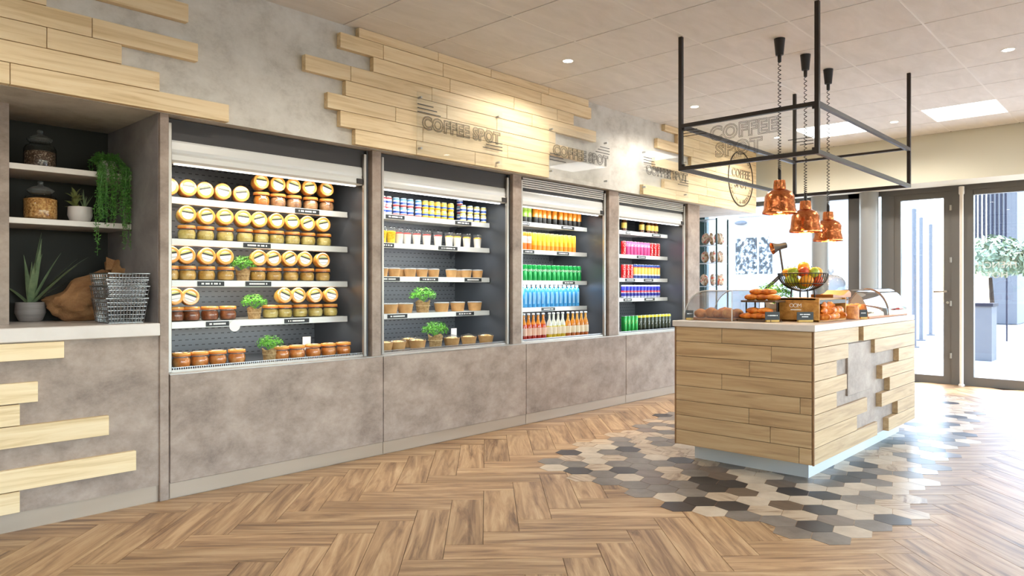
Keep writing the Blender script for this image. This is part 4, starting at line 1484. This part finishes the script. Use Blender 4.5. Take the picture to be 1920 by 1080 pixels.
SX, SY = wx(150, 4.40), 4.40
su = thing('potted_succulent', 'small succulents in a round white pot beside the granola jar', 'plant', (SX, SY, 1.471))
pot(su, .06, .085, 'pot_white', .7)
rnd = random.Random(5)
for k in range(22):
    az = k * 2.4
    obj('leaf', leaf_blade(.045 + .015 * rnd.random(), .014, .5, az, R(20 + 60 * rnd.random()), .3, 4), 'succulent', su, loc=(-.026 - .0 * k, -.01, .075 + .0035 * k))
for k in range(9):
    obj('leaf', leaf_blade(.11 * (.6 + .4 * rnd.random()), .0045, .2, k * 2.4, R(8 + 26 * rnd.random()), .3, 5), 'aloe', su, loc=(.024, .012, .075))

HX, HY = wx(200, 4.36), 4.36
hg = thing('trailing_plant', 'trailing green plant spilling from a pale pot on the upper shelf', 'plant', (HX, HY, 1.744))
pot(hg, .045, .07, 'pot_white', .7)
mb = MB()
ml = MB()
rnd = random.Random(11)
for k in range(85):
    a = rnd.uniform(0, 2 * PI)
    front_ = -math.sin(a)
    ln = rnd.uniform(.16, .36) if front_ > -.2 else rnd.uniform(.05, .1)
    if rnd.random() < .12:
        ln = rnd.uniform(.42, .50)
    if math.sin(a) > .3:
        ln = .06
    rr = rnd.uniform(.055, .085)
    pts = [Vector((.02 * math.cos(a), .02 * math.sin(a), .075)), Vector((.05 * math.cos(a), .05 * math.sin(a), .10 + rnd.uniform(-.01, .02))),
           Vector((rr * math.cos(a), min(rr * math.sin(a), .05), .07))]
    y_front = min(rr * math.sin(a), -.0)
    q = pts[-1].copy()
    if math.sin(a) <= .3:
        q.y = min(q.y, -.098 - rnd.uniform(0, .03)) if ln > .1 else q.y
        q.z = .03
        pts.append(q.copy())
        nst = int(ln / .03)
        for i in range(nst):
            q = q + Vector((rnd.uniform(-.006, .006), rnd.uniform(-.003, .002), -.03))
            pts.append(q.copy())
    mb.tube(pts, .0012, 3)
    for i in range(1, len(pts)):
        for j in range(5):
            p = pts[i - 1].lerp(pts[i], j / 5)
            d = Vector((rnd.gauss(0, 1), rnd.gauss(0, 1), rnd.gauss(-.2, .6))).normalized()
            s_ = d.orthogonal().normalized() * .0035
            e = p + d * rnd.uniform(.011, .018)
            m_ = (p + e) / 2
            ml.add([p, m_ + s_, e, m_ - s_], [(0, 1, 2, 3)])
obj('stems', mb, 'leaf_dark', hg)
obj('foliage', ml, 'leaf_dark', hg)

BX, BY = wf(165, 585, .932)
sk = thing('burlap_sack', 'crumpled brown burlap sack slumped behind the wire baskets', 'sack', (wx(160, 4.44), 4.475, .9325), (0, 0, right * .25))
mb = MB()


def sackf(d):
    a = math.atan2(d.y, d.x)
    k = 1 + (.07 * math.sin(5 * a + 4 * d.z) + .05 * math.sin(9 * a - 6 * d.z + 1)) * (1 - d.z * d.z) + .05 * math.sin(9 * d.z + 5 * d.x) + .03 * math.sin(17 * d.z - 7 * d.x)
    return k


mb.blob((0, 0, .115), (.165, .12, .125), 48, 30, sackf)
vv = []
for x, y, z in mb.v:
    z2 = max(z, 0.0)
    # neck gathered towards the upper right
    t_ = max(0, (z - .12) / .16)
    x2 = x * (1 - .35 * t_) + .14 * t_ + .012 * math.sin(40 * z + 30 * x)
    vv.append((x2, y * (1 - .2 * t_) + .008 * math.sin(50 * x), z2 + .06 * t_))
mb.v = vv
obj('sack_body', mb, 'sack', sk, smooth=True)
nk = MB().lathe([(.03, 0), (.042, .015), (.06, .03), (.075, .045), (.06, .04), (.03, .02)], 26)
nk.v = [(x * (1 + .2 * math.sin(6 * math.atan2(y, x))), y * (1 + .2 * math.sin(6 * math.atan2(y, x) + 1)), z + .01 * math.sin(5 * math.atan2(y, x))) for x, y, z in nk.v]
obj('gathered_neck', nk, 'sack', sk, loc=(.135, -.01, .265), rot=(R(-20), R(50), 0), smooth=True)


def wire_basket(label, loc, rz):
    t = thing('wire_basket', label, 'basket', loc, (0, 0, rz), group='stack of wire baskets')
    w0, w1, d0, d1, h = .082, .098, .125, .150, .125
    mb = MB()
    r = .0024
    for s_ in (-1, 1):
        for k in range(13):
            u = -1 + k / 6
            mb.tube([(u * w0, s_ * d0, 0), (u * w1, s_ * d1, h)], r, 4)
        for k in range(9):
            u = -1 + k / 4
            mb.tube([(s_ * w0, u * d0, 0), (s_ * w1, u * d1, h)], r, 4)
    for k in range(1, 6):
        f_ = k / 6
        a, b = w0 + (w1 - w0) * f_, d0 + (d1 - d0) * f_
        mb.tube([(-a, -b, h * f_), (a, -b, h * f_), (a, b, h * f_), (-a, b, h * f_)], r, 4, True)
    obj('side_wires', mb, 'wire', t)
    mb = MB()
    for k in range(13):
        mb.tube([(-w0 + w0 * k / 6, -d0, 0), (-w0 + w0 * k / 6, d0, 0)], r, 4)
    for k in range(9):
        mb.tube([(-w0, -d0 + d0 * k / 4, 0), (w0, -d0 + d0 * k / 4, 0)], r, 4)
    obj('bottom_wires', mb, 'wire', t)
    obj('rim', MB().tube([(-w1, -d1, h), (w1, -d1, h), (w1, d1, h), (-w1, d1, h)], .004, 6, True), 'wire', t)


KX, KY = 1.366, 4.115
for k in range(4):
    wire_basket('rectangular wire basket, %s of the nested stack in the niche' % ('lowest', 'second lowest', 'second highest', 'topmost')[k], (KX, KY, .9355 + k * .033 + (.03 if k > 0 else 0)), R(-4 + 3 * (k % 2)))

# ------------------------------------------------------------------ island: pastries and displays
# clear cover with rolls, at the corner facing the coolers
cv = thing('pastry_cover', 'clear rounded acrylic cover over the bread rolls', 'display cover', (4.40, 2.205, IT))
h = .19
prof = [(.165, 0)] + [(.165 - .15 * (1 - math.cos(q * PI / 16)), h * math.sin(q * PI / 16)) for q in range(1, 9)] + [(-.165, h), (-.165, 0)]
pr2 = [(u * .985, max(v * .985 - .001, 0)) for u, v in prof]
mb = MB()
n = len(prof)
for d0 in (-.2,):
    vs = [(d, u, v) for d in (-.2, .2) for u, v in prof]
    mb.add(vs, [(i, i + 1, i + 1 + n, i + n) for i in range(n - 1)])
    mb.add([(-.2, u, v) for u, v in prof], [tuple(range(n))])
    mb.add([(.2, u, v) for u, v in prof], [tuple(range(n))])
obj('clear_shell', mb, 'cover_glass', cv)
for d in (-.2, .2):
    obj('edge_rim', MB().tube([(d, u, v) for u, v in prof], .003, 5), 'alu_white', cv)
obj('top_edge', MB().tube([(-.2, -.165, h), (-.2, .015, h)], .0035, 5), 'alu', cv)
obj('base_board', MB().bbox(-.19, .19, -.155, .155, 0, .014, .002), 'board', cv)


def make_roll(r=(.05, .04, .034)):
    def fn(d):
        a = math.atan2(d.y, d.x)
        return 1 + (.05 * math.cos(9 * d.x) if d.z > .1 else 0)
    o = obj('bread_roll', MB().blob((0, 0, r[2] * .85), r, 18, 12, fn), 'bread', smooth=True)
    for v in o.data.vertices:
        v.co.z = max(v.co.z, 0)
    return tag(o, 'x', 'roll')


roll = make_roll()
for i, (x, y) in enumerate(((4.27, 2.29), (4.29, 2.225), (4.28, 2.155), (4.265, 2.092), (4.42, 2.29), (4.43, 2.2), (4.42, 2.11))):
    place(roll, (x, y, IT + .0145), (0, 0, i * 1.1), 'round bread roll, %s under the clear cover, %s row' % (ORD[i % 4], 'front' if i < 4 else 'back'), 'bread rolls', (1.0, 1.0, 1.05 if i % 2 else .9))


def make_croissant():
    n, m_ = 20, 12
    mb = MB()
    vs, fs = [], []
    for i in range(n + 1):
        s_ = i / n * 2 - 1
        a = s_ * 1.25
        c = Vector((.055 * math.sin(a), .04 * (1 - math.cos(a)), 0))
        t_ = Vector((math.cos(a), math.sin(a), 0))
        nr = Vector((-t_.y, t_.x, 0))
        ridge = 1 + .10 * abs(math.sin(s_ * PI * 2.5))
        r = (.003 + .026 * (1 - abs(s_) ** 1.7)) * ridge
        for k in range(m_):
            q = 2 * PI * k / m_
            vs.append(c + nr * r * math.cos(q) + Vector((0, 0, max(.02 + r * .95 * math.sin(q), 0))))
    for i in range(n):
        for k in range(m_):
            k2 = (k + 1) % m_
            fs.append((i * m_ + k, i * m_ + k2, (i + 1) * m_ + k2, (i + 1) * m_ + k))
    fs.append(tuple(range(m_)))
    fs.append(tuple(n * m_ + k for k in range(m_)))
    o = obj('croissant', mb.add(vs, fs), 'croissant', smooth=True)
    return tag(o, 'x', 'croissant')


cr = make_croissant()
bun_me = MB().blob((0, 0, .018), (.048, .026, .02), 18, 10, lambda d: 1 + .05 * math.cos(14 * d.x + 4 * d.y))
bun = tag(obj('glazed_bun', bun_me, 'croissant', smooth=True), 'x', 'bun')
# two-tier stand
ts = thing('tiered_stand', 'two-tier wooden stand piled with glazed buns', 'stand', (4.36, 1.93, IT))
obj('lower_tray', MB().bbox(-.105, .06, -.115, .1, .0, .014, .002), 'tray', ts)
obj('upper_tray', MB().bbox(-.06, .14, -.125, .1, .118, .130, .002), 'tray', ts)
for x, y in ((.0, -.11), (.0, .09), (.13, -.11), (.13, .09)):
    obj('leg', MB().tube([(x, y, 0.0), (x, y, .118)], .005, 6), 'black_metal', ts)
k = 0
for tier, z0, cx_ in (('lower', IT + .0145, 4.345), ('upper', IT + .1305, 4.40)):
    for i, (dx, dy, dz) in enumerate(((-.05, -.085, 0), (-.05, -.015, 0), (-.05, .055, 0), (.015, -.06, .0), (.015, .02, .0), (-.025, -.05, .034), (-.025, .025, .034))):
        place(bun, (cx_ + dx, 1.93 + dy, z0 + dz), (0, 0, -PI / 2 + random.uniform(-.5, .5)), 'glazed bun, %s of the pile on the %s tray' % (ORD[i], tier), 'glazed buns')


def name_card(x, y, rz, label, words2, w=.088):
    t = thing('name_card', label, 'sign', (x, y, IT), (0, 0, rz), group='black name cards')
    obj('card', MB().box(-w / 2, w / 2, -.002, .002, .012, .062), 'black', t)
    obj('foot', MB().bbox(-w * .45, w * .45, -.012, .012, 0, .014, .0015), 'gold', t)
    mb = MB()
    for q, zz in enumerate(words2):
        p = -w * .32 + q * .012
        while p < w * .3 - q * .012:
            l = random.uniform(.003, .006)
            mb.box(p, p + l, -.0028, -.002, zz - .003, zz + .003)
            p += l + (.0014 if random.random() < .8 else .005)
    obj('card_print', mb, 'white_ink', t)


face = -R(47)
name_card(4.275, 1.815, face, 'black name card in front of the bun stand', (.04,))
name_card(4.40, 1.665, face, 'black name card in front of the crate', (.047, .033), .10)
name_card(4.205, 2.335, face, 'small clear name card before the bread roll cover', (.04,), .05)
# crate
CX0, CX1, CY0, CY1, CH = 4.45, 4.935, 1.60, 1.855, .145
ct = thing('wooden_crate', 'wooden crate with one open side full of croissants', 'crate', ((CX0 + CX1) / 2, (CY0 + CY1) / 2, IT))
co = -Vector((ct.location.x, ct.location.y, 0))


def cpart(name, mb, mat, loc=(0, 0, 0), rot=(0, 0, 0)):
    return obj(name, mb, mat, ct, Vector(loc) + co, rot)


cpart('end_panel', MB().bbox(CX0, CX0 + .014, CY0, CY1, 0, CH, .002), 'crate')
cpart('end_panel', MB().bbox(CX1 - .014, CX1, CY0, CY1, 0, CH, .002), 'crate')
cpart('bottom_panel', MB().box(CX0, CX1, CY0, CY1, 0, .01), 'crate')
cpart('back_panel', MB().box(CX0, CX1, CY1 - .01, CY1, 0, CH), 'crate')
cpart('top_panel', MB().box(CX0, CX1, CY0 + .02, CY1, CH - .012, CH - .001), 'crate')
cpart('rail', MB().box(CX0 + .014, CX1 - .014, CY0, CY0 + .008, CH - .035, CH - .012), 'black_metal')
for ch, dy, dz in (('O', .02, .098), ('O', -.005, .098), ('M', -.03, .098)):
    cpart('stamp', text_mesh(ch, .036, 'cream'), None, (CX0 - .001, (CY0 + CY1) / 2 + dy + .02, dz), (PI / 2, 0, -PI / 2))
cpart('stamp', MB().box(CX0 - .001, CX0, (CY0 + CY1) / 2 - .02, (CY0 + CY1) / 2 + .045, .070, .076), 'cream')
rnd = random.Random(3)
for i in range(17):
    lvl = 0 if i < 8 else 1 if i < 14 else 2
    j = i if lvl == 0 else i - 8 if lvl == 1 else i - 14
    place(cr, (4.505 + j * (.05 if lvl == 0 else .058) + lvl * .02, 1.600 + (.045 if lvl == 0 and j % 2 else 0) + lvl * .008, IT + .0115 + lvl * .034),
          (0, rnd.uniform(-.1, .1), rnd.uniform(-.9, .9) + (PI / 2 if i % 3 == 0 else 0)), 'golden croissant, %s of the %s layer inside the open crate' % (ORD[j], ('bottom', 'middle', 'top')[lvl]), 'croissants in the crate', (.92, .92, .98))
# board on the crate
bd = MB()
pr = [(-.17, .0), (.12, 0), (.17, .0), (.17, .03), (.13, .046), (.08, .03), (.03, .016), (-.05, .012), (-.17, .02)]
bd.prism(pr, lambda u, v, d: (u, d, v), -.07, .07)
tag(obj('carved_board', bd, 'board', loc=(4.92, 1.69, IT + CH + .0005), rot=(0, 0, 0)), 'curved orange-brown wooden board lying on the crate', 'board')
# herb behind the stand
herb2 = make_herb('leafy_herb', .045, .1, .1, 21, 'pot_white')
place(herb2, (4.66, 1.965, IT), (0, 0, 0), 'leafy green herb growing behind the crate', None, (1.25, 1.25, 1.15))
# wire fruit bowl
FXc, FYc, FZ = 4.655, 1.775, IT + CH
fb = thing('fruit_bowl', 'black wire fruit bowl on the crate heaped with fruit', 'bowl', (FXc, FYc, FZ))
mb = MB()
BR, BH = .152, .115
prof = [(BR * math.sin(q * PI / 2 / 8), .04 + BH * (1 - math.cos(q * PI / 2 / 8))) for q in range(1, 9)]
for k in range(44):
    a = 2 * PI * k / 44
    mb.tube([(r * math.cos(a), r * math.sin(a), z) for r, z in prof], .0021, 4)
obj('bowl_wires', mb, 'black_metal', fb)
for r, z in (prof[-1], prof[4], prof[0]):
    obj('hoop', MB().tube([(r * math.cos(q * PI / 18), r * math.sin(q * PI / 18), z) for q in range(36)], .003, 5, True), 'black_metal', fb)
for a in (.6, 2.2, 3.9, 5.4):
    obj('foot', MB().tube([(.07 * math.cos(a), .07 * math.sin(a), .053), (.075 * math.cos(a), .075 * math.sin(a), 0.001)], .005, 6), 'black_metal', fb)


def make_fruit(name, mat, r, cat):
    o = obj(name, MB().blob((0, 0, 0), (r, r, r * .92), 18, 12, lambda d: 1 - .12 * max(0, d.z) ** 6), mat, smooth=True)
    tag(o, 'x', cat)
    obj('stem', MB().tube([(0, 0, r * .78), (.003, 0, r * 1.08)], .002, 5), 'soil', o)
    return o


FR = {'g': (make_fruit('apple', 'apple_green', .042, 'apple'), 'green apple'), 'o': (make_fruit('orange', 'orange', .042, 'orange'), 'orange'), 'r': (make_fruit('apple', 'red_apple', .04, 'apple'), 'red apple')}
fl = [('g', 0, .0, .092), ('g', .082, 0, .108), ('g', .082, 72, .108), ('g', .082, 144, .108), ('o', .082, 216, .108), ('r', .082, 288, .108),
      ('g', .085, 160, .165), ('o', .09, 100, .163), ('r', .07, 205, .165), ('g', .075, 255, .162), ('o', .085, 305, .163), ('g', .08, 355, .163), ('o', .01, 230, .198), ('r', .05, 30, .168)]
for i, (k, r, a, z) in enumerate(fl):
    place(FR[k][0], (FXc + r * math.cos(R(a)), FYc + r * math.sin(R(a)), FZ + z), (random.uniform(-.5, .5), random.uniform(-.5, .5), i),
          '%s in the wire fruit bowl, %s' % (FR[k][1], ('lowest in the middle' if i == 0 else '%s of the bottom ring' % ORD[i - 1] if i < 6 else 'on the very top' if i == 12 else '%s of the upper ring' % ORD[i - 6])), 'fruit in the wire bowl', (.88, .88, .88) if i > 5 else None)
# glass cloche on a cake stand
gx, gy = 5.77, 1.985
ck = thing('cake_stand', 'white cake stand under the glass cloche', 'cake stand', (gx, gy, IT))
obj('stand_plate', MB().lathe([(.05, 0), (.05, .006), (.02, .02), (.015, .10), (.03, .108), (.128, .112), (.13, .122), (0, .122)], 32), 'pot_white', ck, smooth=True)
cl = thing('glass_cloche', 'clear glass cloche with round knob behind the fruit bowl', 'cloche', (gx, gy, IT + .1225))
obj('glass_dome', MB().lathe([(.118, 0), (.118, .09), (.11, .125), (.088, .158), (.05, .178), (.012, .186)], 36, cap=False), 'cloche_glass', cl, smooth=True)
obj('base_rim', MB().tube([(.118 * math.cos(q * PI / 18), .118 * math.sin(q * PI / 18), .003) for q in range(36)], .003, 5, True), 'steel', cl)
obj('knob', MB().lathe([(.009, .184), (.009, .195), (.02, .204), (.024, .216), (.018, .228), (0, .232)], 18), 'cloche_glass', cl, smooth=True)
for i in range(5):
    a = i * 2 * PI / 5
    place(cr, (gx + .06 * math.cos(a), gy + .06 * math.sin(a), IT + .1235), (0, 0, a), 'croissant, %s of the ring under the glass cloche' % ORD[i], 'croissants under the cloche', (.8, .8, .8))
# roll-top bread display
rt = thing('rolltop_display', 'chrome roll-top bread display at the end of the island', 'display', (5.62, 1.68, IT))
ra, rh = .145, .19
arc = [(-ra * math.cos(q * PI / 24), .012 + rh * math.sin(q * PI / 24)) for q in range(0, 25)]
n = len(arc)


def arc_shell(xa, xb, k=1.0):
    return MB().add([(x, u * k, .012 + (v - .012) * k) for x in (xa, xb) for u, v in arc], [(i, i + 1, i + 1 + n, i + n) for i in range(n - 1)])


obj('chrome_cover', arc_shell(.03, .46), 'chrome', rt, smooth=True)
obj('clear_cover', arc_shell(-.44, .05, .97), 'cover_glass', rt, smooth=True)
for xx, mt in ((.03, 'col_grey'), (.455, 'steel')):
    obj('end_wall', MB().add([(xx, u * .98, v) for u, v in arc], [tuple(range(n))]), mt, rt)
obj('cover_rim', MB().tube([(.03, u, v) for u, v in arc], .004, 6), 'chrome', rt, smooth=True)
obj('base_board', MB().bbox(-.45, .48, -.15, .15, 0, .012, .002), 'board', rt)
obj('handle', MB().tube([(.18, -ra - .0, .05), (.19, -ra - .02, .055), (.29, -ra - .02, .055), (.30, -ra, .05)], .006, 8), 'berry', rt, smooth=True)
for i, (dx, dy) in enumerate(((-.36, -.08), (-.26, -.08), (-.16, -.08), (-.06, -.08), (-.31, .04), (-.2, .04), (-.09, .04))):
    place(roll, (5.62 + dx, 1.68 + dy, IT + .0125), (0, 0, i), 'bread roll, %s of the %s row in the roll-top display' % (ORD[i % 4], 'front' if i < 4 else 'back'), 'rolls in the roll-top display', (1.05, 1.05, 1.3))
lf = tag(obj('bread_loaf', MB().lathe([(.0, 0), (.05, .004), (.048, .02), (.048, .07), (.042, .085), (0, .092)], 22), 'bread', loc=(5.03, 1.60, IT), smooth=True), 'upright brown loaf between the crate and the roll-top display', 'bread')
name_card(5.10, 1.545, face, 'pale name card in front of the roll-top display', (.04,), .05)
obj_c = thing('condiment_box', 'small dark box at the far end of the island', 'box', (6.08, 1.60, IT))
obj('box_body', MB().bbox(-.04, .03, -.06, .06, 0, .05, .003), 'black', obj_c)
obj('box_lid', MB().bbox(-.042, .032, -.062, .062, .05, .058, .002), 'tray', obj_c)
# desk lamp
dl = thing('desk_lamp', 'slim black jointed desk lamp behind the buns', 'lamp', (4.83, 2.10, IT))
p0 = Vector((0, 0, .195))
rgt = Vector((RD[0], RD[1], 0))
p1 = p0 + rgt * .125 + Vector((0, 0, .115))
p2 = p1 + rgt * -.025 + Vector((0, 0, .165))
obj('base', MB().lathe([(.06, 0), (.06, .012), (.012, .018), (0, .018)], 24), 'black_metal', dl, smooth=True)
obj('stem', MB().tube([(0, 0, .016), p0], .006, 8), 'black_metal', dl, smooth=True)
sd = Vector((0, 0, .012))
for s_ in (-1, 1):
    obj('lower_arm', MB().tube([p0 + sd * s_ * .7, p1 + sd * s_ * .7], .006, 6), 'black_metal', dl)
obj('upper_arm', MB().tube([p1, p2], .007, 6), 'black_metal', dl)
for p in (p0, p1, p2):
    obj('joint', MB().blob(p, (.01, .01, .01), 10, 8), 'black_metal', dl, smooth=True)
hd = (rgt * -1 + Vector((0, 0, -.25))).normalized()
hq = hd.to_track_quat('Z', 'Y').to_euler()
lh = obj('lamp_head', MB().lathe([(.008, -.05), (.02, -.045), (.022, -.0), (.026, .02), (.042, .055)], 22, cap=False), 'head_black', dl, loc=p2 + Vector((0, 0, .018)), rot=hq, smooth=True)
obj('head_lining', MB().lathe([(.02, .0), (.025, .022), (.041, .055)], 22, cap=False), 'copper', lh, smooth=True)

# ------------------------------------------------------------------ snack rack in the alcove
rk = thing('snack_rack', 'tall black wire rack of snack bags by the far window', 'rack', (8.92, 4.63, 0), (0, 0, 0))
for x in (-.16, .16):
    for y in (-.16, .16):
        obj('upright', MB().tube([(x, y, 0), (x, y, 2.03)], .012, 6), 'teal', rk)
for z in (.5, .8, 1.13, 1.44, 1.68, 2.02):
    obj('rack_shelf', MB().box(-.16, .16, -.16, .16, z - .01, z), 'steel', rk)
bag = obj('snack_bag', MB().blob((0, 0, .085), (.055, .028, .085), 14, 10, lambda d: 1 if abs(d.z) < .8 else .95), 'snack', smooth=True)
tag(bag, 'x', 'snack bag')
k = 0
for lv, z in (('top', 1.681), ('middle', 1.441), ('lower', 1.131)):
    for i, (dx, dy) in enumerate(((-.09, -.08), (.0, -.1), (.09, -.1), (.09, .03), (-.06, .06))):
        place(bag, (8.92 + dx, 4.63 + dy, z), (R(random.uniform(-12, 6)), random.uniform(-.2, .2), i * 1.3), 'snack bag, %s on the %s visible shelf of the rack' % (ORD[i], lv), 'snack bags on the rack')

# ------------------------------------------------------------------ outside
struct('ground_outside', MB().box(XF + .15, 60, -45, 45, -.2, -.02), 'paving')
wb = thing('white_building', 'bright white building across the street with foliage reflections painted into its windows', 'building', (21, 9.5, 0))
obj('wall', MB().box(0, 1, -4.2, 9, 0, 9), 'ext_white', wb)
for (ya, yb) in ((wy(1380, 21), wy(1419, 21)), (wy(1424, 21), wy(1448, 21))):
    ya, yb = sorted((ya, yb))
    w = obj('window', MB().box(-.03, 0, ya - 9.5, yb - 9.5, 1.52, 2.62), 'ext_window', wb)
obj('ledge', MB().box(-.06, 0, wy(1462, 21) - 9.5, wy(1385, 21) - 9.5, 3.27, 3.30), 'col_grey', wb)
obj('wall_lamp', MB().blob((-.15, wy(1393, 21) - 9.5, 3.08), (.12, .2, .07), 10, 6), 'ext_grey', wb)
bb = thing('blue_building', 'blue-grey building seen between the columns', 'building', (24, 7.6, 0))
obj('wall', MB().box(0, 2, -.9, 1.2, 0, 7), 'ext_blue', bb)
obj('roof', MB().box(-.1, 2.1, -1, 1.3, 7, 7.2), 'ext_grey', bb)
fs = thing('slat_screen', 'dark vertical slat screen above the hedge outside', 'screen', (18, wy(1846, 18), 0))
for k in range(11):
    obj('slat', MB().box(-.05, .05, -.38 + k * .077 - .02, -.38 + k * .077 + .02, 1.9, 3.6), 'ext_slat', fs)
obj('slat_rail', MB().box(.05, .1, -.42, .45, 1.9, 2.0), 'ext_slat', fs)
obj('slat_post', MB().box(.05, .08, -.4, -.37, -.02, 1.9), 'ext_slat', fs)
gb = thing('grey_building', 'distant grey block behind the hedge outside', 'building', (26, wy(1892, 26), 0))
obj('wall', MB().box(0, 2, -.2, .5, 0, 4.6), 'ext_grey', gb)
obj('roof', MB().box(-.05, 2, -.25, .55, 4.6, 4.75), 'ext_slat', gb)
gb2 = thing('grey_building', 'lower distant grey block beside the taller one outside', 'building', (29, wy(1912, 29), 0))
obj('wall', MB().box(0, 2, -.3, .3, 0, 5.1), 'ext_grey', gb2)
obj('roof', MB().box(-.05, 2, -.35, .35, 5.1, 5.25), 'ext_slat', gb2)
for i, (x, y, r, z) in enumerate(((14.6, 2.35, .62, 1.5), (14.5, 1.25, .72, 1.65), (14.6, -.3, .7, 1.4), (14.5, -1.75, .6, 1.3))):
    t = thing('shrub', 'pale leafy shrub outside the window, %s from the door' % ORD[i], 'shrub', (x, y, -.02), group='shrubs outside')
    obj('foliage', leaf_cloud(2200, r, (0, 0, z), .055, 40 + i, .85), 'ext_leaf', t)
    obj('trunk', MB().tube([(0, 0, 0), (.03, 0, .7), (0, .03, 1.3)], [.05, .04, .03], 7), 'soil', t)
for i, (x, y, w, hh) in enumerate(((13.2, wy(1847, 13.2), .12, .84), (13.0, -.2, .6, .55))):
    t = thing('planter', 'grey %s planter outside under the shrubs' % ('tall' if i == 0 else 'low'), 'planter', (x, y, -.02))
    obj('planter_body', MB().box(-.2, .2, -w, w, 0, hh), 'ext_grey', t)
    obj('planter_rim', MB().box(-.22, .22, -w - .02, w + .02, hh, hh + .05), 'ext_slat', t)
for i, px in enumerate((1714, 1727, 1745)):
    xq = 15 + 2 * i
    y = wy(px, xq)
    t = thing('street_post', 'slim grey post outside the glass door, %s from the hinges' % ORD[2 - i], 'post', (xq, y, -.02), group='posts outside the door')
    obj('post_shaft', MB().lathe([(.04, 0), (.04, 2.6), (.02, 2.62)], 10), 'ext_grey', t)
    obj('post_foot', MB().lathe([(.09, 0), (.09, .03)], 10), 'ext_grey', t)

# ------------------------------------------------------------------ small cards inside the coolers
disc = MB().lathe([(0, 0), (.034, 0), (.034, .002), (0, .002)], 24)
tag(obj('shelf_sticker', disc, 'white_ink', loc=(wx(440, SHY - .012), SHY - .012, COOL[0]['z'][3] - .034), rot=(PI / 2, 0, 0)), 'round white sticker hanging below the fourth jar shelf', 'sticker')
for p, zz, lb in ((575, .0, 'small white card standing behind the carrot-orange jars'), (851, .0, 'small white card standing behind the salad bowls')):
    t = thing('price_card', lb, 'card', (wx(p, 4.32), 4.32, DECK + .0005))
    obj('card', MB().box(-.03, .03, -.001, .001, .0, .115), 'pot_white', t)
    obj('card_foot', MB().box(-.025, .025, -.015, .015, 0, .006), 'alu', t)
